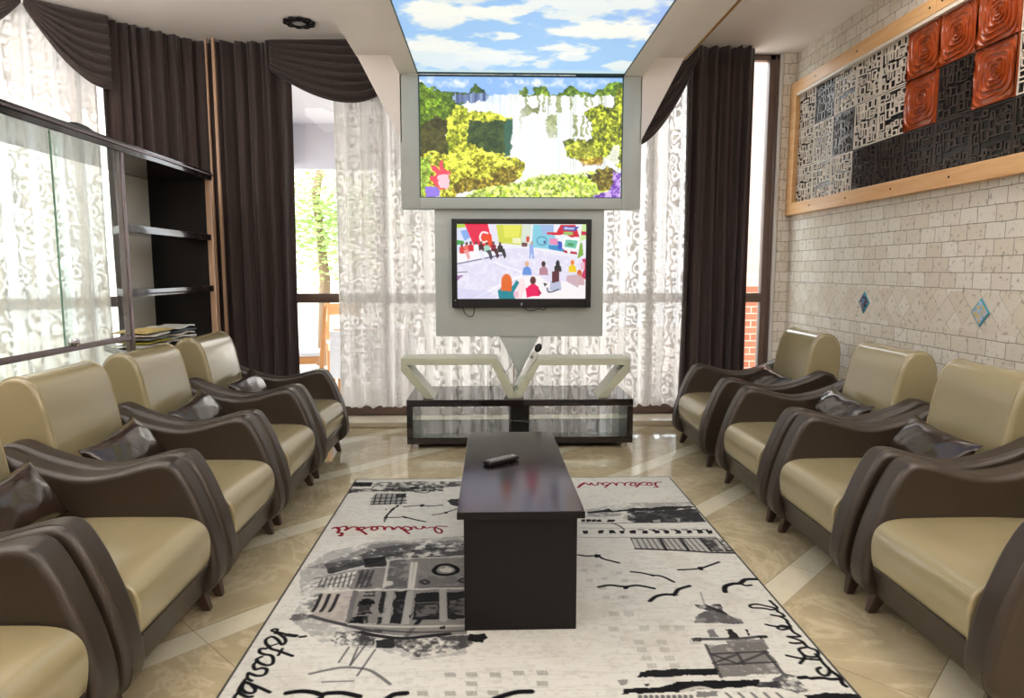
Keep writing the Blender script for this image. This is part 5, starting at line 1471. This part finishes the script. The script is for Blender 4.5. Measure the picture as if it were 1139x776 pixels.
def rose_mesh(seed):
    """carved rose: overlapping curled petals spiralling out to the tile's corners"""
    r = random.Random(seed)
    b = MB(); cy, cz = .15 + r.uniform(-.012, .012), .155 + r.uniform(-.012, .012)
    b.box(-.013, -.008, .003, .297, .003, .297, .001, mi=1)
    cl = lambda q: min(max(q, .004), .296)
    def petal(a0, a1, r0, wd, hgt):
        n = 14; bm = bmesh.new(); rows = []
        for i in range(n + 1):
            q = i / n; a = a0 + (a1 - a0) * q
            lift = math.sin(PI * (.06 + .88 * q)) ** .5
            sq = 1 + .20 * abs(math.sin(2 * a)) ** 2
            ri = r0 * sq * (1 + .10 * q); ro = ri + wd * lift * sq
            pts = []
            for rr, hx in ((ri, -.0125), (ri + (ro - ri) * .55, -.0135 - hgt * .25), (ro - .004, -.014 - hgt * lift), (ro, -.0145 - hgt * lift), (ro + .002, -.0125)):
                pts.append(bm.verts.new((hx, cl(cy + rr * math.cos(a)), cl(cz + rr * math.sin(a)))))
            rows.append(pts)
        for A, B in zip(rows, rows[1:]):
            for k in range(4): bm.faces.new((A[k], A[k + 1], B[k + 1], B[k]))
        bmesh.ops.recalc_face_normals(bm, faces=bm.faces)
        b.add(bm)
    a = r.uniform(0, 6)
    for r0, wd, n in ((.003, .009, 2), (.015, .012, 2), (.031, .015, 3), (.050, .019, 3), (.074, .022, 4), (.102, .026, 4), (.134, .028, 4), (.168, .030, 4)):
        for k in range(n):
            aa = a + 2 * PI * k / n
            petal(aa, aa + 2 * PI / n * 1.12, r0, wd * .62 * r.uniform(.85, 1.1), .011 * r.uniform(.7, 1.2))
        a += 1.2
    for (y0, y1, z0, z1) in ((.002, .298, .002, .008), (.002, .298, .292, .298), (.002, .008, .008, .292), (.292, .298, .008, .292)):
        b.box(-.018, -.008, y0, y1, z0, z1)
    return b
lat = []
for s in range(4):
    me = bpy.data.meshes.new('lattice'); q = lattice_mesh(50 + s); q.bm.to_mesh(me); q.bm.free(); lat.append(me)
ros = []
for s in range(3):
    me = bpy.data.meshes.new('rose'); q = rose_mesh(70 + s); q.bm.to_mesh(me); q.bm.free()
    me.polygons.foreach_set('use_smooth', [True] * len(me.polygons)); me.set_sharp_from_angle(angle=math.radians(35)); ros.append(me)
ROWS = ['WDWWWOOOWWW', 'WWDWWODOWDW', 'WWWDDDDDDDD']
rt = random.Random(5)
for r_, row in enumerate(ROWS):
    for c_, k in enumerate(row):
        me = rt.choice(ros if k == 'O' else lat)
        key = me.name + k
        if key not in bpy.data.meshes:
            m2 = me.copy(); m2.name = key; m2.materials.clear(); m2.materials.append(MAT[{'W': 'lattice_white', 'D': 'lattice_dark', 'O': 'copper_glaze'}[k]])
            if k == 'O': m2.materials.append(MAT['rose_ground'])
        o = bpy.data.objects.new({'W': 'lattice_tile', 'D': 'lattice_tile', 'O': 'rose_tile'}[k], bpy.data.meshes[key])
        o.parent = wp; o['label'] = {'W': 'cream lattice tile', 'D': 'black lattice tile', 'O': 'orange glazed rose tile'}[k]
        o.location = (0, 1.455 - T * (c_ + 1), .965 - T * (r_ + 1) + .015)
        COL.objects.link(o)

# small mosaic diamonds set in the band of the stone wall
for yy, zz, lab, cc in ((4.61, 1.078, 'small blue and red mosaic diamond in the stone wall, the farther one', ((96, 150, 190), (120, 60, 60), (60, 70, 90))),
                    (3.49, 1.078, 'pale blue mosaic diamond in the stone wall above third armchair', ((150, 180, 208), (206, 214, 220), (200, 180, 110)))):
    m = empty('mosaic_diamond', (XR, yy, zz)); tag(m, lab, 'mosaic tile')
    d = [(-.066, 0), (0, .074), (.066, 0), (0, -.074)]
    MB().prism(d, -.006, .002, axis='X').build('rim', simple('turquoise_glaze', srgb(70, 158, 178), .2, var=.2), m)
    t = NT('mosaic')
    v = t.n.new('ShaderNodeTexVoronoi'); v.inputs['Scale'].default_value = 62; t.l.new(t.geo(), v.inputs['Vector'])
    vs = t.node('ShaderNodeSeparateColor', ins={0: v.outputs['Color']}).outputs[0]
    t.set(color=t.ramp(vs, [(.2, srgb(*cc[0])), (.5, srgb(*cc[1])), (.8, srgb(*cc[2]))]), rough=.2)
    MB().prism([(y * .84, z * .84) for y, z in d], -.009, -.005, axis='X', bev=.001).build('mosaic_face', t.m, m)

# ================================================================ recessed ceiling spot with a scalloped dark rim
cl = empty('ceiling_light', (-1.375, 5.234, CEIL))
tag(cl, 'small round ceiling spot with a scalloped dark rim', 'ceiling light')
b = MB()
for k in range(10):
    a = 2 * PI * k / 10
    b.tube([(.085 * math.cos(a) + .026 * math.cos(q), .085 * math.sin(a) + .026 * math.sin(q), -.010) for q in [2 * PI * j / 12 for j in range(12)]], .007, 6, True)
b.tube([(.06 * math.cos(q), .06 * math.sin(q), -.012) for q in [2 * PI * j / 24 for j in range(24)]], .010, 6, True)
b.build('rim', MAT['espresso_matt'], cl)
MB().lathe([(.055, -.001), (.055, -.012), (.02, -.022), (.001, -.024)], 20).build('lamp_glass', MAT['grey_plastic'], cl)

# ================================================================ outside the far window
struct('ground', MB().box(-9, 9, 6.0, 16, -.2, -.03), simple('terrace_slab', srgb(214, 208, 198), .8, var=.05))
MAT['render_white'] = simple('render_white', srgb(236, 232, 228), .8, var=.03)
b = MB(); b.box(-4.2, -.6, 6.0, 8.2, 2.95, 3.1); b.box(-4.2, -.6, 8.1, 8.2, 2.45, 2.95); b.box(-2.32, -2.24, 6.4, 8.1, 2.5, 2.95)
tag(b.build('awning', simple('awning_grey', srgb(205, 203, 210), .8, var=.03)), 'pale grey porch roof edge outside the bare window', 'porch roof')
b = MB(); b.box(-7.5, 2.0, 13.5, 13.8, -.1, 5.0); b.box(-7.5, 2.0, 13.35, 13.5, 2.2, 2.4)
tag(b.build('building', MAT['render_white']), 'bright white building across the terrace', 'building')
def bricks(name, c1, c2, mort):
    t = NT(name)
    p = t.obj(); sp_ = t.node('ShaderNodeSeparateXYZ', ins={0: p}).outputs
    v = t.node('ShaderNodeCombineXYZ', ins={0: sp_[0], 1: sp_[2], 2: 0.0}).outputs[0]
    q = t.n.new('ShaderNodeTexBrick'); t.l.new(v, q.inputs['Vector'])
    q.inputs['Scale'].default_value = 1; q.inputs['Brick Width'].default_value = .22; q.inputs['Row Height'].default_value = .075; q.inputs['Mortar Size'].default_value = .006
    q.inputs['Color1'].default_value = c1; q.inputs['Color2'].default_value = c2; q.inputs['Mortar'].default_value = mort
    t.set(color=q.outputs[0], rough=.85)
    return t.m
bw = MB(); bw.box(2.55, 6.0, 7.4, 7.6, -.1, 1.12); bw.box(2.55, 6.0, 7.4, 7.6, 1.12, 3.6, mi=1)
tag(bw.build('brick_wall', [bricks('red_brick', srgb(176, 92, 66), srgb(196, 112, 84), srgb(206, 180, 160)), bricks('sunlit_brick', srgb(200, 168, 150), srgb(216, 188, 170), srgb(190, 166, 152))]), 'brick wall outside, red below and sunlit pale above, past the right curtain', 'brick wall')  # paler upper bricks put sunlight into the colour of the red wall
# tree with hanging leaves
tr = empty('tree', (-2.35, 9.6, -.03)); tag(tr, 'leafy green tree outside the bare window', 'tree')
rl = random.Random(9)
MB().tube([(0, 0, 0), (.05, .05, 1.2), (-.05, .1, 2.4), (.1, .1, 3.0)], .09, 10, r1=.05).build('trunk', simple('bark', srgb(150, 128, 104), .9, var=.2), tr)
bm = bmesh.new()
for i in range(2600):
    c = Vector((rl.gauss(.15, .42), rl.gauss(0, .4), 1.98 + rl.gauss(0, .38)))
    s = rl.uniform(.03, .055); a = Matrix.Rotation(rl.uniform(0, 6.3), 4, 'Z') @ Matrix.Rotation(rl.uniform(-1.2, 1.2), 4, 'X')
    q = [bm.verts.new(c + (a @ Vector(v)) * s) for v in ((-1, 0, 0), (0, .55, .12), (1.1, 0, 0), (0, -.55, .12))]
    bm.faces.new(q)
lt = NT('leaf'); lt.set(color=lt.mixc(lt.noise(6, 2, .5, lt.geo()), srgb(160, 194, 104), srgb(206, 224, 156)), rough=.5)
MB().add(bm).build('foliage', lt.m, tr, None)
# wooden terrace chairs and a table under a white cloth
OAK = simple('oak', srgb(212, 152, 96), .45, var=.12, scale=14)
MAT['cloth_white'] = simple('cloth_white', srgb(232, 232, 236), .8, var=.03)
def wood_chair():
    r = empty('wooden_chair')
    for x in (-.2, .2):
        for y in (-.2, .2):
            if y < 0: MB().box(x - .02, x + .02, y - .02, y + .02, 0, .44, .004).build('leg', OAK, r)
            else: MB().prism([(y - .02, 0), (y + .02, 0), (y + .10, .95), (y + .06, .95)], x - .02, x + .02, 'X', bev=.003).build('leg', OAK, r)
    MB().box(-.22, .22, -.22, .22, .44, .48, .01).build('seat', MAT['cloth_white'], r)
    b = MB()
    b.box(-.2, .2, .265, .29, .78, .92, .006); b.box(-.2, .2, .225, .245, .52, .57, .004)
    b.build('backrest', OAK, r)
    b = MB(); b.box(-.2, .2, -.21, -.19, .36, .43); b.box(-.21, -.19, -.2, .2, .36, .43); b.box(.19, .21, -.2, .2, .36, .43); b.build('apron', OAK, r)
    return r
wc = wood_chair(); wc.location = (-2.02, 7.25, -.03); wc.rotation_euler = (0, 0, -PI / 2 + .2)
tag(wc, 'light oak chair outside with a white seat, left of the clothed table', 'chair', 'wooden terrace chairs')
w2_ = copy_tree(wc); w2_.location = (-1.72, 8.25, -.03); w2_.rotation_euler = (0, 0, .35)
tag(w2_, 'light oak chair outside behind the clothed table, farther away', 'chair', 'wooden terrace chairs')
tb = empty('terrace_table', (-1.22, 7.35, -.03)); tag(tb, 'terrace table outside under a long white cloth', 'table')
MB().box(-.38, .38, -.4, .4, .70, .73, .01).build('tabletop', OAK, tb)
for x in (-.32, .32):
    for y in (-.34, .34): MB().box(x - .025, x + .025, y - .025, y + .025, 0, .70).build('leg', OAK, tb)
def tcl(u, v):
    a = u * 2 * PI; sq = max(abs(math.cos(a)), abs(math.sin(a)))
    k = 1 / sq
    x, y = .40 * k * math.cos(a), .42 * k * math.sin(a)
    if v < .3: return (x * v / .3, y * v / .3, .735)
    q = (v - .3) / .7; rr = 1 + q * (.06 + .03 * math.sin(a * 14))
    return (x * rr, y * rr, .735 - q * .5)
tcb = MB(); tcb.grid(lambda u, v: tcl(u, v), 96, 12, True)
bmesh.ops.remove_doubles(tcb.bm, verts=tcb.bm.verts[:], dist=.0005)
tc = tcb.build('tablecloth', MAT['cloth_white'], None, 60); tc.location = (-1.22, 7.35, -.03)
tag(tc, 'long white tablecloth on the terrace table', 'tablecloth')
